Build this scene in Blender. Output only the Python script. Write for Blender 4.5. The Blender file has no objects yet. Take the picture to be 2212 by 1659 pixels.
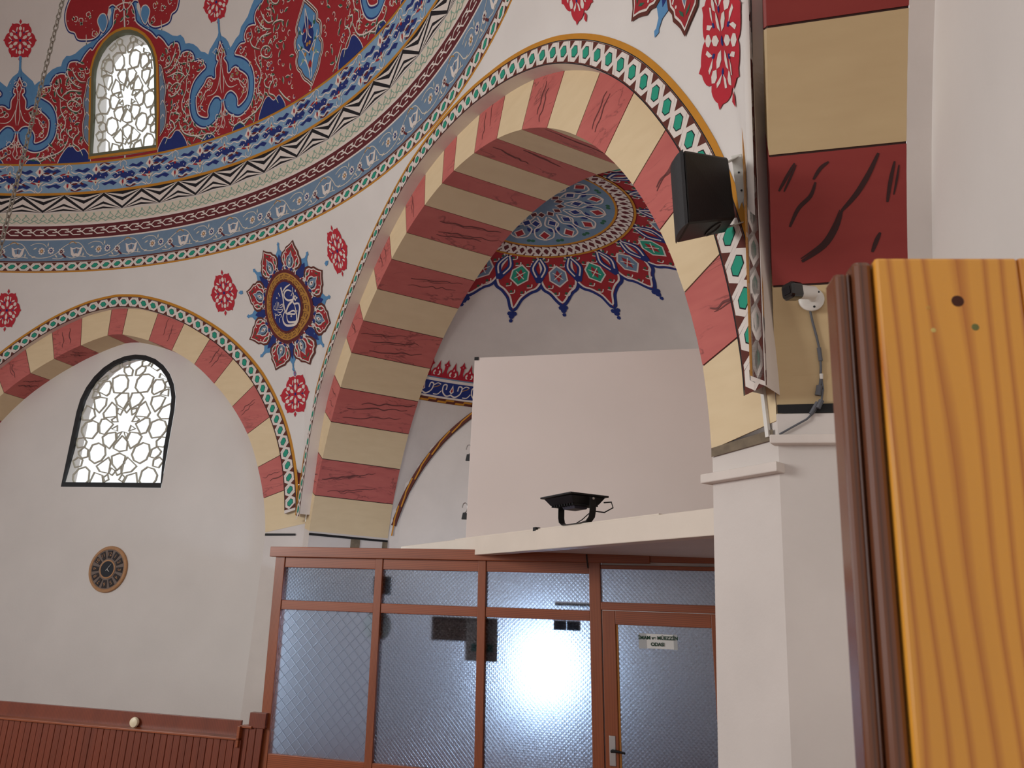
import bpy, math, random
import numpy as np
from mathutils import Vector, Matrix
from mathutils.geometry import delaunay_2d_cdt, tessellate_polygon

random.seed(7)
SC = bpy.context.scene
COL = SC.collection
PI = math.pi
rad = math.radians

# ------------------------------------------------------------------ camera
CAMZ = 2.03
cam = bpy.data.cameras.new('camera')
cam.sensor_width = 36.0
cam.sensor_fit = 'HORIZONTAL'
cam.lens = 1717.32 / 2212 * 36.0
cam.clip_start = 0.02
cam.clip_end = 200
cam.dof.use_dof = True
cam.dof.focus_distance = 7.0
cam.dof.aperture_fstop = 11.0
camo = bpy.data.objects.new('camera', cam)
COL.objects.link(camo)
_p, _r = rad(16.0538), rad(3.0801)
_F = Vector((0, math.cos(_p), math.sin(_p)))
_U0 = Vector((0, -math.sin(_p), math.cos(_p)))
_R0 = Vector((1, 0, 0))
_R = _R0 * math.cos(_r) + _U0 * math.sin(_r)
_U = -_R0 * math.sin(_r) + _U0 * math.cos(_r)
camo.matrix_world = Matrix(((_R.x, _U.x, -_F.x, 0), (_R.y, _U.y, -_F.y, 0), (_R.z, _U.z, -_F.z, CAMZ), (0, 0, 0, 1)))
SC.camera = camo

# ------------------------------------------------------------------ world and light
w = bpy.data.worlds.new('daylight')
SC.world = w
w.use_nodes = True
bg = w.node_tree.nodes['Background']
bg.inputs[0].default_value = (0.93, 0.97, 1.0, 1)
bg.inputs[1].default_value = 1.0


def area(name, loc, target, sx, sy, power, color):
    l = bpy.data.lights.new(name, 'AREA')
    l.shape = 'RECTANGLE'
    l.size, l.size_y = sx, sy
    l.energy = power
    l.color = color
    o = bpy.data.objects.new(name, l)
    COL.objects.link(o)
    o.location = loc
    o.rotation_euler = (Vector(target) - Vector(loc)).to_track_quat('-Z', 'Y').to_euler()
    return o


# added area lamp in mid-hall, standing in for the hall's daylight
area('hall_fill_light', (-11.5, 0.9, 4.8), (1.0, 3.4, 4.0), 4, 3, 560, (1.0, 0.985, 0.955))
# added bluish fill lamp, brightening the room behind the partition glass
area('room_fill_light', (-0.75, 8.0, 2.1), (-2.0, 10.0, .3), 1.0, .3, 34, (0.66, 0.80, 1.0))
SC.view_settings.view_transform = 'Standard'
SC.view_settings.look = 'None'
SC.view_settings.gamma = 1
SC.view_settings.use_curve_mapping = False
SC.view_settings.exposure = 0.37

# ------------------------------------------------------------------ materials
MATS = {}


def lin(c):
    return tuple((x / 255 / 12.92 if x <= 10 else ((x / 255 + .055) / 1.055) ** 2.4) for x in c) + (1,)


def mat(name, rgb, rough=.7, metal=0, var=0.0, vscale=6.0, bump=0.0, bscale=60.0, spec=.3, coat=0.0):
    if name in MATS:
        return MATS[name]
    m = bpy.data.materials.new(name)
    m.use_nodes = True
    nt = m.node_tree
    b = nt.nodes['Principled BSDF']
    b.inputs['Base Color'].default_value = lin(rgb)
    b.inputs['Roughness'].default_value = rough
    b.inputs['Metallic'].default_value = metal
    b.inputs['Specular IOR Level'].default_value = spec
    b.inputs['Coat Weight'].default_value = coat
    b.inputs['Coat Roughness'].default_value = .12
    tc = nt.nodes.new('ShaderNodeTexCoord')
    if var > 0:
        n = nt.nodes.new('ShaderNodeTexNoise')
        n.inputs['Scale'].default_value = vscale
        n.inputs['Detail'].default_value = 5
        nt.links.new(tc.outputs['Object'], n.inputs['Vector'])
        mx = nt.nodes.new('ShaderNodeMix')
        mx.data_type = 'RGBA'
        a = [max(0, c * (1 - var)) for c in rgb]
        d = [min(255, c * (1 + var)) for c in rgb]
        mx.inputs['A'].default_value = lin(a)
        mx.inputs['B'].default_value = lin(d)
        nt.links.new(n.outputs['Fac'], mx.inputs['Factor'])
        nt.links.new(mx.outputs['Result'], b.inputs['Base Color'])
    if bump > 0:
        n2 = nt.nodes.new('ShaderNodeTexNoise')
        n2.inputs['Scale'].default_value = bscale
        n2.inputs['Detail'].default_value = 4
        nt.links.new(tc.outputs['Object'], n2.inputs['Vector'])
        bp = nt.nodes.new('ShaderNodeBump')
        bp.inputs['Strength'].default_value = bump
        bp.inputs['Distance'].default_value = .01
        nt.links.new(n2.outputs['Fac'], bp.inputs['Height'])
        nt.links.new(bp.outputs['Normal'], b.inputs['Normal'])
    MATS[name] = m
    return m


def stone(name, rgb, dark, vein=(55, 34, 38), amount=.75, scale=(1.1, 1.1, 4.5), width=.02):
    """painted marble: soft mottling and a few dark veins"""
    m = bpy.data.materials.new(name)
    m.use_nodes = True
    nt = m.node_tree
    N = nt.nodes
    L = nt.links
    b = N['Principled BSDF']
    b.inputs['Roughness'].default_value = .6
    b.inputs['Specular IOR Level'].default_value = .25
    tc = N.new('ShaderNodeTexCoord')
    mp = N.new('ShaderNodeMapping')
    mp.inputs['Scale'].default_value = scale
    L.new(tc.outputs['Object'], mp.inputs['Vector'])
    n = N.new('ShaderNodeTexNoise')
    n.inputs['Scale'].default_value = 3.2
    n.inputs['Detail'].default_value = 6
    L.new(mp.outputs['Vector'], n.inputs['Vector'])
    mx = N.new('ShaderNodeMix')
    mx.data_type = 'RGBA'
    mx.inputs['A'].default_value = lin(dark)
    mx.inputs['B'].default_value = lin(rgb)
    L.new(n.outputs['Fac'], mx.inputs['Factor'])
    out = mx
    if amount > 0:
        n2 = N.new('ShaderNodeTexNoise')
        n2.inputs['Scale'].default_value = 1.25
        n2.inputs['Detail'].default_value = 5
        n2.inputs['Roughness'].default_value = .55
        n2.inputs['Distortion'].default_value = .6
        L.new(mp.outputs['Vector'], n2.inputs['Vector'])
        s = N.new('ShaderNodeMath'); s.operation = 'SUBTRACT'; s.inputs[1].default_value = .5
        L.new(n2.outputs['Fac'], s.inputs[0])
        a = N.new('ShaderNodeMath'); a.operation = 'ABSOLUTE'
        L.new(s.outputs[0], a.inputs[0])
        mr = N.new('ShaderNodeMapRange')
        mr.inputs['From Min'].default_value = 0.0
        mr.inputs['From Max'].default_value = width
        mr.inputs['To Min'].default_value = 1
        mr.inputs['To Max'].default_value = 0
        L.new(a.outputs[0], mr.inputs['Value'])
        n3 = N.new('ShaderNodeTexNoise')
        n3.inputs['Scale'].default_value = 2.3
        L.new(tc.outputs['Object'], n3.inputs['Vector'])
        mr2 = N.new('ShaderNodeMapRange')
        mr2.inputs['From Min'].default_value = .42
        mr2.inputs['From Max'].default_value = .62
        L.new(n3.outputs['Fac'], mr2.inputs['Value'])
        mu = N.new('ShaderNodeMath'); mu.operation = 'MULTIPLY'
        L.new(mr.outputs['Result'], mu.inputs[0])
        L.new(mr2.outputs['Result'], mu.inputs[1])
        mu2 = N.new('ShaderNodeMath'); mu2.operation = 'MULTIPLY'; mu2.inputs[1].default_value = amount
        L.new(mu.outputs[0], mu2.inputs[0])
        m2 = N.new('ShaderNodeMix')
        m2.data_type = 'RGBA'
        m2.inputs['B'].default_value = lin(vein)
        L.new(mu2.outputs[0], m2.inputs['Factor'])
        L.new(mx.outputs['Result'], m2.inputs['A'])
        out = m2
    L.new(out.outputs['Result'], b.inputs['Base Color'])
    MATS[name] = m
    return m


def wood(name, light, dark, rings=14.0, dist=6.0, along='Z', turn=0.0, rough=.35, coat=.3, stretch=.08, dscale=.2, wear=.4, detail=3):
    """grain runs along Z or, after turning the plan by `turn`, along X"""
    m = bpy.data.materials.new(name)
    m.use_nodes = True
    nt = m.node_tree
    N = nt.nodes
    L = nt.links
    b = N['Principled BSDF']
    b.inputs['Roughness'].default_value = rough
    b.inputs['Coat Weight'].default_value = coat
    b.inputs['Coat Roughness'].default_value = .15
    tc = N.new('ShaderNodeTexCoord')
    m0 = N.new('ShaderNodeMapping')
    m0.inputs['Rotation'].default_value = (0, 0, turn)
    L.new(tc.outputs['Object'], m0.inputs['Vector'])
    mp = N.new('ShaderNodeMapping')
    mp.inputs['Scale'].default_value = (1, 1, stretch) if along == 'Z' else (stretch, 1, 1)
    L.new(m0.outputs['Vector'], mp.inputs['Vector'])
    wv = N.new('ShaderNodeTexWave')
    wv.wave_type = 'BANDS'
    wv.bands_direction = 'X' if along == 'Z' else 'Z'
    wv.wave_profile = 'SAW'
    wv.inputs['Scale'].default_value = rings
    wv.inputs['Distortion'].default_value = dist
    wv.inputs['Detail'].default_value = detail
    wv.inputs['Detail Scale'].default_value = dscale
    L.new(mp.outputs['Vector'], wv.inputs['Vector'])
    cr = N.new('ShaderNodeValToRGB')
    e = cr.color_ramp.elements
    e[0].color, e[0].position = lin(dark), 0.0
    e[1].color, e[1].position = lin(light), .35
    e2 = e.new(.82)
    e2.color = lin(light)
    e3 = e.new(1.0)
    e3.color = lin([d * .55 + l * .45 for d, l in zip(dark, light)])
    L.new(wv.outputs['Fac'], cr.inputs['Fac'])
    n = N.new('ShaderNodeTexNoise')
    n.inputs['Scale'].default_value = 9
    n.inputs['Detail'].default_value = 6
    L.new(mp.outputs['Vector'], n.inputs['Vector'])
    mx = N.new('ShaderNodeMix')
    mx.data_type = 'RGBA'
    mx.blend_type = 'MULTIPLY'
    mx.inputs['Factor'].default_value = wear
    c2 = N.new('ShaderNodeValToRGB')
    c2.color_ramp.elements[0].color = (.5, .45, .4, 1)
    c2.color_ramp.elements[0].position = .3
    c2.color_ramp.elements[1].color = (1, 1, 1, 1)
    c2.color_ramp.elements[1].position = .6
    L.new(n.outputs['Fac'], c2.inputs['Fac'])
    L.new(cr.outputs['Color'], mx.inputs['A'])
    L.new(c2.outputs['Color'], mx.inputs['B'])
    L.new(mx.outputs['Result'], b.inputs['Base Color'])
    MATS[name] = m
    return m


PLASTER = mat('white_plaster', (222, 217, 212), .85, var=.035, vscale=1.3, bump=.12, bscale=35)
PLASTER2 = mat('aged_white_plaster', (214, 206, 200), .85, var=.05, vscale=2.0, bump=.15, bscale=30)
LIPW = mat('white_lip_plaster', (222, 212, 204), .8, var=.05, vscale=4)
CREAM = stone('cream_painted_stone', (230, 209, 172), (217, 194, 155), amount=.0)
RED = stone('rose_painted_stone', (203, 115, 107), (182, 94, 90), amount=.55)
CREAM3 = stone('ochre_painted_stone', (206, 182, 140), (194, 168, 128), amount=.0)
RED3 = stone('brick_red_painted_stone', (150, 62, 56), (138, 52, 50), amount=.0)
JOINT = mat('dark_joint_paint', (62, 40, 36), .8)
P = {}
for k, c in dict(red=(158, 44, 50), maroon=(98, 42, 46), navy=(38, 52, 116), blue=(92, 142, 186), sky=(130, 162, 190), teal=(44, 150, 124), ochre=(192, 132, 46),
                 white=(222, 212, 204), cream=(214, 204, 186), green=(52, 100, 78), black=(34, 32, 36), sage=(136, 168, 150), brown=(96, 50, 42), gold=(176, 128, 62), rose=(184, 46, 58), slate=(112, 136, 160), crimson=(170, 36, 52)).items():
    P[k] = mat('paint_' + k, c, .7, spec=.2, var=.05, vscale=9)
BLACKP = mat('black_stripe_paint', (26, 25, 26), .6)
WOOD = wood('varnished_brown_pine', (148, 76, 36), (116, 56, 26), rings=26, coat=.12, rough=.42)
WOODH = wood('varnished_brown_rail', (152, 78, 38), (118, 56, 26), rings=22, along='X', turn=.286, coat=.12, rough=.42)
WOODP = wood('red_brown_panelling', (124, 56, 30), (92, 40, 22), rings=20, coat=.2, rough=.4)
CARPET = mat('red_carpet', (134, 94, 84), .95, var=.15, vscale=5, bump=.3, bscale=120)
METAL = mat('black_metal', (22, 22, 24), .45, metal=.2, spec=.4)
STEEL = mat('brushed_steel', (190, 190, 188), .3, metal=.9)
WHITEP = mat('white_plastic', (225, 222, 216), .4)
WHITEM = mat('white_painted_metal', (214, 212, 204), .45, bump=.05)

# ------------------------------------------------------------------ geometry helpers
Z = Vector((0, 0, 1))


def link(o, parent=None):
    COL.objects.link(o)
    if parent is not None:
        o.parent = parent
        if parent.type == 'EMPTY':
            o.matrix_parent_inverse = Matrix.Translation(-parent.location)
    return o


def mesh(name, verts, faces, mats, parent=None, fmat=None, smooth=False, kind=None):
    me = bpy.data.meshes.new(name)
    me.from_pydata([tuple(v) for v in verts], [], faces)
    for m in (mats if isinstance(mats, (list, tuple)) else [mats]):
        me.materials.append(m)
    if fmat is not None:
        me.polygons.foreach_set('material_index', fmat)
    if smooth:
        me.polygons.foreach_set('use_smooth', [True] * len(me.polygons))
    me.update()
    o = link(bpy.data.objects.new(name, me), parent)
    if kind:
        o['kind'] = kind
    return o


class MB:
    """collects boxes, prisms and tubes into one mesh"""

    def __init__(s):
        s.v, s.f = [], []

    def add(s, v, f):
        n = len(s.v)
        s.v += [tuple(x) for x in v]
        s.f += [tuple(i + n for i in q) for q in f]
        return s

    def hexa(s, c):  # 8 corners: 0-3 front loop, 4-7 back loop
        return s.add(c, [(0, 1, 2, 3), (7, 6, 5, 4), (0, 4, 5, 1), (1, 5, 6, 2), (2, 6, 7, 3), (3, 7, 4, 0)])

    def prism(s, loopa, loopb):
        n = len(loopa)
        f = [tuple(range(n)), tuple(range(2 * n - 1, n - 1, -1))]
        f += [(i, i + n, (i + 1) % n + n, (i + 1) % n) for i in range(n)]
        return s.add(list(loopa) + list(loopb), f)

    def tube(s, pts, r, seg=8, cap=True, closed=False):
        pts = [Vector(p) for p in pts]
        n = len(pts)
        rings = []
        for i, p in enumerate(pts):
            if closed:
                d = pts[(i + 1) % n] - pts[i - 1]
            else:
                d = pts[min(i + 1, n - 1)] - pts[max(i - 1, 0)]
            d.normalize()
            a = d.cross(Z)
            if a.length < .05:
                a = d.cross(Vector((1, 0, 0)))
            a.normalize()
            b = d.cross(a)
            rr = r[i] if isinstance(r, (list, tuple)) else r
            rings.append([p + (a * math.cos(2 * PI * k / seg) + b * math.sin(2 * PI * k / seg)) * rr for k in range(seg)])
        v = [q for g in rings for q in g]
        f = []
        for i in range(n if closed else n - 1):
            j = (i + 1) % n
            for k in range(seg):
                f.append((i * seg + k, i * seg + (k + 1) % seg, j * seg + (k + 1) % seg, j * seg + k))
        if cap and not closed:
            f.append(tuple(range(seg - 1, -1, -1)))
            f.append(tuple((n - 1) * seg + k for k in range(seg)))
        return s.add(v, f)

    def lathe(s, org, ax, prof, seg=32):
        """profile [(radius, height)] turned round axis ax from org"""
        ax = Vector(ax).normalized()
        a = ax.cross(Z)
        if a.length < .05:
            a = ax.cross(Vector((1, 0, 0)))
        a.normalize()
        b = ax.cross(a)
        org = Vector(org)
        v, f = [], []
        for r, h in prof:
            v += [org + ax * h + (a * math.cos(2 * PI * k / seg) + b * math.sin(2 * PI * k / seg)) * r for k in range(seg)]
        for i in range(len(prof) - 1):
            for k in range(seg):
                f.append((i * seg + k, i * seg + (k + 1) % seg, (i + 1) * seg + (k + 1) % seg, (i + 1) * seg + k))
        f.append(tuple(range(seg - 1, -1, -1)))
        f.append(tuple((len(prof) - 1) * seg + k for k in range(seg)))
        return s.add(v, f)

    def build(s, name, m, parent=None, smooth=False, bevel=0.0, kind=None):
        o = mesh(name, s.v, s.f, m, parent, smooth=smooth, kind=kind)
        if bevel:
            md = o.modifiers.new('bevel', 'BEVEL')
            md.width = bevel
            md.segments = 2
            md.limit_method = 'ANGLE'
        if smooth:
            try:
                o.data.set_sharp_from_angle(angle=rad(35))
            except Exception:
                pass
        return o


def empty(name, loc=(0, 0, 0), parent=None):
    o = bpy.data.objects.new(name, None)
    o.location = loc
    o.empty_display_size = .1
    return link(o, parent)


def tag(o, label=None, cat=None, group=None, kind=None):
    if label: o['label'] = label
    if cat: o['category'] = cat
    if group: o['group'] = group
    if kind: o['kind'] = kind
    return o


class Plane:
    """vertical wall plane: s runs to the right as seen from the hall, z is up, off goes out of the hall"""

    def __init__(s, th, d):
        s.th = th
        s.n = Vector((math.sin(th), math.cos(th), 0))
        s.t = Vector((math.sin(th + PI / 2), math.cos(th + PI / 2), 0))
        s.d = d
        s.A = d - s.n.dot(C)
        s.O = C + s.n * s.A

    def X(s, a, z, off=0.0):
        return s.O + s.t * a + s.n * off + Z * z


C = Vector((-10.14083, 3.08681, 0))
ZR = 7.487
RD = 10.40
WOPEN, HOPEN = 2.6, 6.0      # half width and head height of the hall windows behind the camera
TH1, TH2, TH3 = .2861728, 1.0810261, 1.8614692
P1, P2, P3 = Plane(TH1, 10.4948), Plane(TH2, 2.8480), Plane(TH3, .0193)
PJ = Plane(TH1, 4.08922)      # right-hand jamb under arch 3
PP = Plane(TH1, 6.63933)      # glazed partition

K2o = [(0, 4.80), (8.6, 4.86), (17.1, 4.88), (25.6, 4.90), (33.4, 4.90), (41.2, 4.905), (50, 4.893), (58.6, 4.872), (66, 4.84), (75, 4.80), (85, 4.79), (93, 4.80), (101, 4.82), (110, 4.81), (118, 4.81), (126, 4.82), (134, 4.85), (142, 4.895), (149.6, 4.90), (156.6, 4.79), (162.8, 4.64), (171, 4.53), (180, 4.46)]
K1o = [(0, 3.95), (14, 4.10), (22, 4.17), (29.5, 4.24), (38.3, 4.31), (45.8, 4.37), (56.9, 4.425), (66.3, 4.475), (75.2, 4.545), (85.5, 4.635), (91.3, 4.655), (98.7, 4.615), (106.4, 4.54), (114.6, 4.46), (123.1, 4.40), (134.2, 4.37), (141.7, 4.31), (150.5, 4.24), (166, 4.1), (180, 3.95)]
K2i = [(0, 4.186), (5, 4.186), (12, 4.20), (19, 4.19), (27, 4.176), (37.7, 4.162), (50, 4.151), (65.7, 4.14), (80, 4.125), (93, 4.12), (107, 4.118), (121.7, 4.125), (129.5, 4.148), (140, 4.165), (152, 4.170), (160, 4.175), (167, 4.19), (174, 4.181), (180, 4.18)]
K1i = [(0, 3.45), (10.7, 3.485), (27, 3.535), (37, 3.59), (45.6, 3.622), (54.8, 3.665), (63, 3.731), (74, 3.805), (80.6, 3.861), (88.6, 3.935), (92.2, 3.94), (100.9, 3.835), (109.3, 3.75), (117.2, 3.70), (127, 3.66), (140, 3.60), (153, 3.535), (170, 3.485), (180, 3.45)]
K3o = [(180 - a, b) for a, b in K2o][::-1]
K3i = [(180 - a, b) for a, b in K2i][::-1]


def rk(K, ph):
    return float(np.interp(ph, [a for a, b in K], [b for a, b in K]))


class Arch:
    def __init__(s, pl, c, z0, Ko, Ki, lip_off, ring_off, back_off, smin, smax, tilt=0.0):
        s.pl, s.c, s.z0, s.Ko, s.Ki = pl, c, z0, Ko, Ki
        s.lip_off, s.ring_off, s.back_off, s.smin, s.smax, s.tilt = lip_off, ring_off, back_off, smin, smax, tilt

    def sz(s, ph, r):
        return s.c + r * math.cos(rad(ph)), s.z0 + r * math.sin(rad(ph))

    def ro(s, ph): return rk(s.Ko, ph)
    def rl(s, ph): return rk(s.Ko, ph) - .24
    def ri(s, ph): return rk(s.Ki, ph)

    def P(s, ph, r, off):
        a, z = s.sz(ph, r)
        t = min(1, max(0, (off - s.lip_off) / (s.ring_off - s.lip_off)))
        a = min(max(a, s.smin[0] + (s.smin[1] - s.smin[0]) * t), s.smax[0] + (s.smax[1] - s.smax[0]) * t)
        return s.pl.X(a, z, off)

    def border(s, ph, q):
        """q = 0 at the lip, 1 at the outer edge"""
        r = s.rl(ph) + .24 * q
        return s.P(ph, r, s.lip_off - s.tilt * q)


A1 = Arch(P1, .36, 2.35, K1o, K1i, 0.0, .07, .50, (-3.66, -3.75), (4.28, 4.43))
A2 = Arch(P2, .07, 2.58, K2o, K2i, 0.0, .15, 1.35, (-4.41, -4.365), (4.80, 4.71))
A3 = Arch(P3, .11, 2.58, K3o, K3i, .10, .155, .79, (-3.86, -4.04), (5.2, 5.2), tilt=.068)


# ------------------------------------------------------------------ painted ornament: thin coats of paint laid on a surface
class Art:
    def __init__(s, fn, base=.002, step=.0011, auto=True, big=.17):
        s.auto, s.big = auto, big
        s.fn, s.base, s.step = fn, base, step
        s.v, s.f, s.m, s.mats = [], [], [], []

    def mi(s, name):
        m = P[name] if isinstance(name, str) else name
        if m not in s.mats:
            s.mats.append(m)
        return s.mats.index(m)

    def _emit(s, pts, faces, name, layer):
        n = len(s.v)
        off = s.base + s.step * layer
        s.v += [s.fn(p[0], p[1], off) for p in pts]
        k = s.mi(name)
        for q in faces:
            s.f.append(tuple(i + n for i in q))
            s.m.append(k)

    def fill(s, poly, name, layer=0, grid=0.0):
        poly = [tuple(p) for p in poly]
        if grid <= 0 and s.auto:
            ex = max(max(p[k] for p in poly) - min(p[k] for p in poly) for k in (0, 1))
            if ex > s.big: grid = s.big * .5
        if grid <= 0:
            tr = tessellate_polygon([[Vector((p[0], p[1], 0)) for p in poly]])
            s._emit(poly, tr, name, layer)
            return
        dense = []
        n = len(poly)
        for i in range(n):
            a, b = poly[i], poly[(i + 1) % n]
            k = max(1, int(math.hypot(b[0] - a[0], b[1] - a[1]) / grid))
            dense += [(a[0] + (b[0] - a[0]) * j / k, a[1] + (b[1] - a[1]) * j / k) for j in range(k)]
        x0, x1 = min(p[0] for p in dense), max(p[0] for p in dense)
        y0, y1 = min(p[1] for p in dense), max(p[1] for p in dense)
        inner = []
        y = y0 + grid * .5
        while y < y1:
            x = x0 + grid * .53
            while x < x1:
                inner.append((x, y))
                x += grid
            y += grid
        vs = [Vector(p) for p in dense + inner]
        r = delaunay_2d_cdt(vs, [], [list(range(len(dense)))], 1, 1e-6)
        s._emit([(p.x, p.y) for p in r[0]], r[2], name, layer)

    def stroke(s, pts, wid, name, layer=0, closed=False, smooth=True, taper=False):
        pts = [(float(p[0]), float(p[1])) for p in pts]
        if smooth and len(pts) > 2:
            pts = spline(pts, closed)
        n = len(pts)
        out = []
        for i in range(n):
            if closed:
                a, b = pts[i - 1], pts[(i + 1) % n]
            else:
                a, b = pts[max(i - 1, 0)], pts[min(i + 1, n - 1)]
            dx, dy = b[0] - a[0], b[1] - a[1]
            l = math.hypot(dx, dy) or 1
            ww = wid * .5
            if taper:
                t = i / (n - 1)
                ww *= .25 + .75 * math.sin(PI * min(1, max(0, .12 + .8 * t)))
            out.append((pts[i][0] - dy / l * ww, pts[i][1] + dx / l * ww))
            out.append((pts[i][0] + dy / l * ww, pts[i][1] - dx / l * ww))
        f = []
        for i in range(n if closed else n - 1):
            j = (i + 1) % n
            f.append((2 * i, 2 * i + 1, 2 * j + 1, 2 * j))
        s._emit(out, f, name, layer)

    def dot(s, x, y, r, name, layer=0, n=8, ry=None):
        ry = ry or r
        s._emit([(x + r * math.cos(2 * PI * k / n), y + ry * math.sin(2 * PI * k / n)) for k in range(n)], [tuple(range(n))], name, layer)

    def build(s, name, parent):
        return mesh(name, s.v, s.f, s.mats, parent, fmat=s.m)


def spline(pts, closed=False, k=4):
    n = len(pts)
    out = []
    for i in range(n if closed else n - 1):
        if closed:
            p0, p1, p2, p3 = pts[i - 1], pts[i], pts[(i + 1) % n], pts[(i + 2) % n]
        else:
            p0, p1, p2, p3 = pts[max(i - 1, 0)], pts[i], pts[i + 1], pts[min(i + 2, n - 1)]
        for j in range(k):
            t = j / k
            out.append(tuple(.5 * ((2 * p1[c]) + (-p0[c] + p2[c]) * t + (2 * p0[c] - 5 * p1[c] + 4 * p2[c] - p3[c]) * t * t + (-p0[c] + 3 * p1[c] - 3 * p2[c] + p3[c]) * t ** 3) for c in (0, 1)))
    if not closed:
        out.append(pts[-1])
    return out


def xf(pts, ox=0, oy=0, sx=1, sy=1, rot=0):
    c, s_ = math.cos(rot), math.sin(rot)
    return [(ox + (p[0] * sx) * c - (p[1] * sy) * s_, oy + (p[0] * sx) * s_ + (p[1] * sy) * c) for p in pts]


def guilloche(a, n, length, h, x0=0.0):
    """interlaced white hexagon links with green hearts on a brown ground; u along, v across 0..h"""
    p = length / n
    k = 8
    for i in range(n):
        u = x0 + i * p
        a.fill([(u, 0), (u + p, 0), (u + p, h), (u, h)], 'brown', 0)
        m = .04 * h
        # slanting white ribbon, then hexagon ring
        c = u + p * .5
        hexo = [(c - .50 * p, .40 * h), (c - .28 * p, m), (c + .12 * p, m), (c + .50 * p, .60 * h), (c + .28 * p, h - m), (c - .12 * p, h - m)]
        a.fill(hexo, 'white', 1)
        a.fill([(c + .14 * p, m), (c + .30 * p, m), (c + .86 * p, h - m), (c + .70 * p, h - m)], 'white', 1)
        hexi = xf([(x - c, y - .5 * h) for x, y in hexo], c, .5 * h, .56, .50)
        a.fill(xf([(x - c, y - .5 * h) for x, y in hexi], c, .5 * h, 1.14, 1.16), 'black', 2)
        a.fill(hexi, 'teal', 3)


# ------------------------------------------------------------------ generic wall pieces built on an arch
def arch_bay(ar, joints, colors, parent, ph0, ph1, mats=(CREAM, RED)):
    """ph0..ph1 is the run of the projecting lip, joints[] the run of the stones"""
    N = 120
    phs = [ph0 + (ph1 - ph0) * i / N for i in range(N + 1)]
    # flat border margin between lip and outer line, and the lip's reveal
    v, f = [], []
    for ph in phs:
        v += [ar.border(ph, 1.0), ar.border(ph, 0.0), ar.P(ph, ar.rl(ph), ar.ring_off + .02)]
    for i in range(N):
        for k in (0, 1):
            f.append((3 * i + k, 3 * i + k + 1, 3 * i + 4 + k, 3 * i + 3 + k))
    mesh('arch_lip', v, f, LIPW, parent)
    # dark bed behind the stones, seen in the joints
    g = .006
    v, f = [], []
    phs = [joints[0] + (joints[-1] - joints[0]) * i / N for i in range(N + 1)]
    for ph in phs:
        v += [ar.P(ph, ar.rl(ph) + .03, ar.ring_off + g), ar.P(ph, ar.ri(ph) + g, ar.ring_off + g), ar.P(ph, ar.ri(ph) + g, ar.back_off)]
    for i in range(N):
        for k in (0, 1):
            f.append((3 * i + k, 3 * i + k + 1, 3 * i + 4 + k, 3 * i + 3 + k))
    mesh('joint_bed', v, f, JOINT, parent)
    # voussoirs
    for j in range(len(joints) - 1):
        a, b = joints[j], joints[j + 1]
        e = .075
        n = max(3, int(abs(b - a) / 2))
        v, f = [], []
        for i in range(n + 1):
            ph = a + e + (b - a - 2 * e) * i / n
            v += [ar.P(ph, ar.rl(ph) + .45, ar.ring_off), ar.P(ph, ar.ri(ph), ar.ring_off), ar.P(ph, ar.ri(ph), ar.back_off), ar.P(ph, ar.ri(ph) + .02, ar.back_off)]
        for i in range(n):
            for k in range(3):
                f.append((4 * i + k, 4 * i + 4 + k, 4 * i + 5 + k, 4 * i + 1 + k))
        # returns at both ends
        m = len(v)
        for i, ph in ((0, a + e), (n, b - e)):
            v += [ar.P(ph, ar.rl(ph) + .45, ar.ring_off + g), ar.P(ph, ar.ri(ph) + g, ar.ring_off + g), ar.P(ph, ar.ri(ph) + g, ar.back_off)]
        for q, i in ((0, 0), (3, n)):
            f.append((4 * i, 4 * i + 1, m + q + 1, m + q))
            f.append((4 * i + 1, 4 * i + 2, m + q + 2, m + q + 1))
        mesh('voussoir', v, f, mats[colors[j]], parent)


def border_art(ar, parent, ph0, ph1, n):
    L = (ph1 - ph0)
    a = Art(lambda u, vv, off: ar.border(u, vv) - ar.pl.n * off)
    # guilloche occupies q .04 .. .80, ochre line .81 .. 1.0
    ang = L / n

    def g(u, vv, off):
        return ar.border(u, .04 + vv * .74) - ar.pl.n * off
    b = Art(g, auto=False)
    guilloche(b, n, L, 1.0, ph0)
    b.build('painted_guilloche', parent)
    v, f, st = [], [], 160
    for i in range(st + 1):
        ph = ph0 + L * i / st
        for q in (.0, .035, .785, .815, 1.0):
            v.append(ar.border(ph, q) - ar.pl.n * .0025)
    mt = []
    for i in range(st):
        for k in range(4):
            if k == 1: continue
            f.append((5 * i + k, 5 * i + k + 1, 5 * i + 6 + k, 5 * i + 5 + k))
            mt.append({0: 1, 2: 1, 3: 0}[k])
    mesh('painted_edge_lines', v, f, [P['ochre'], P['black']], parent, fmat=mt)

# ------------------------------------------------------------------ the setting: three bays of the octagon
wall_left = tag(empty('wall_left', P1.O), 'white bay wall with lattice window under a striped arch', kind='structure')
wall_back = tag(empty('wall_back', P2.O), 'wide striped arch opening onto the domed corner niche', kind='structure')
wall_right = tag(empty('wall_right', P3.O), 'striped arch and white wall beside the pine door', kind='structure')
ceiling = tag(empty('ceiling', C + Z * ZR), 'painted dome with arabesque bands and lattice window', kind='structure')


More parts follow.
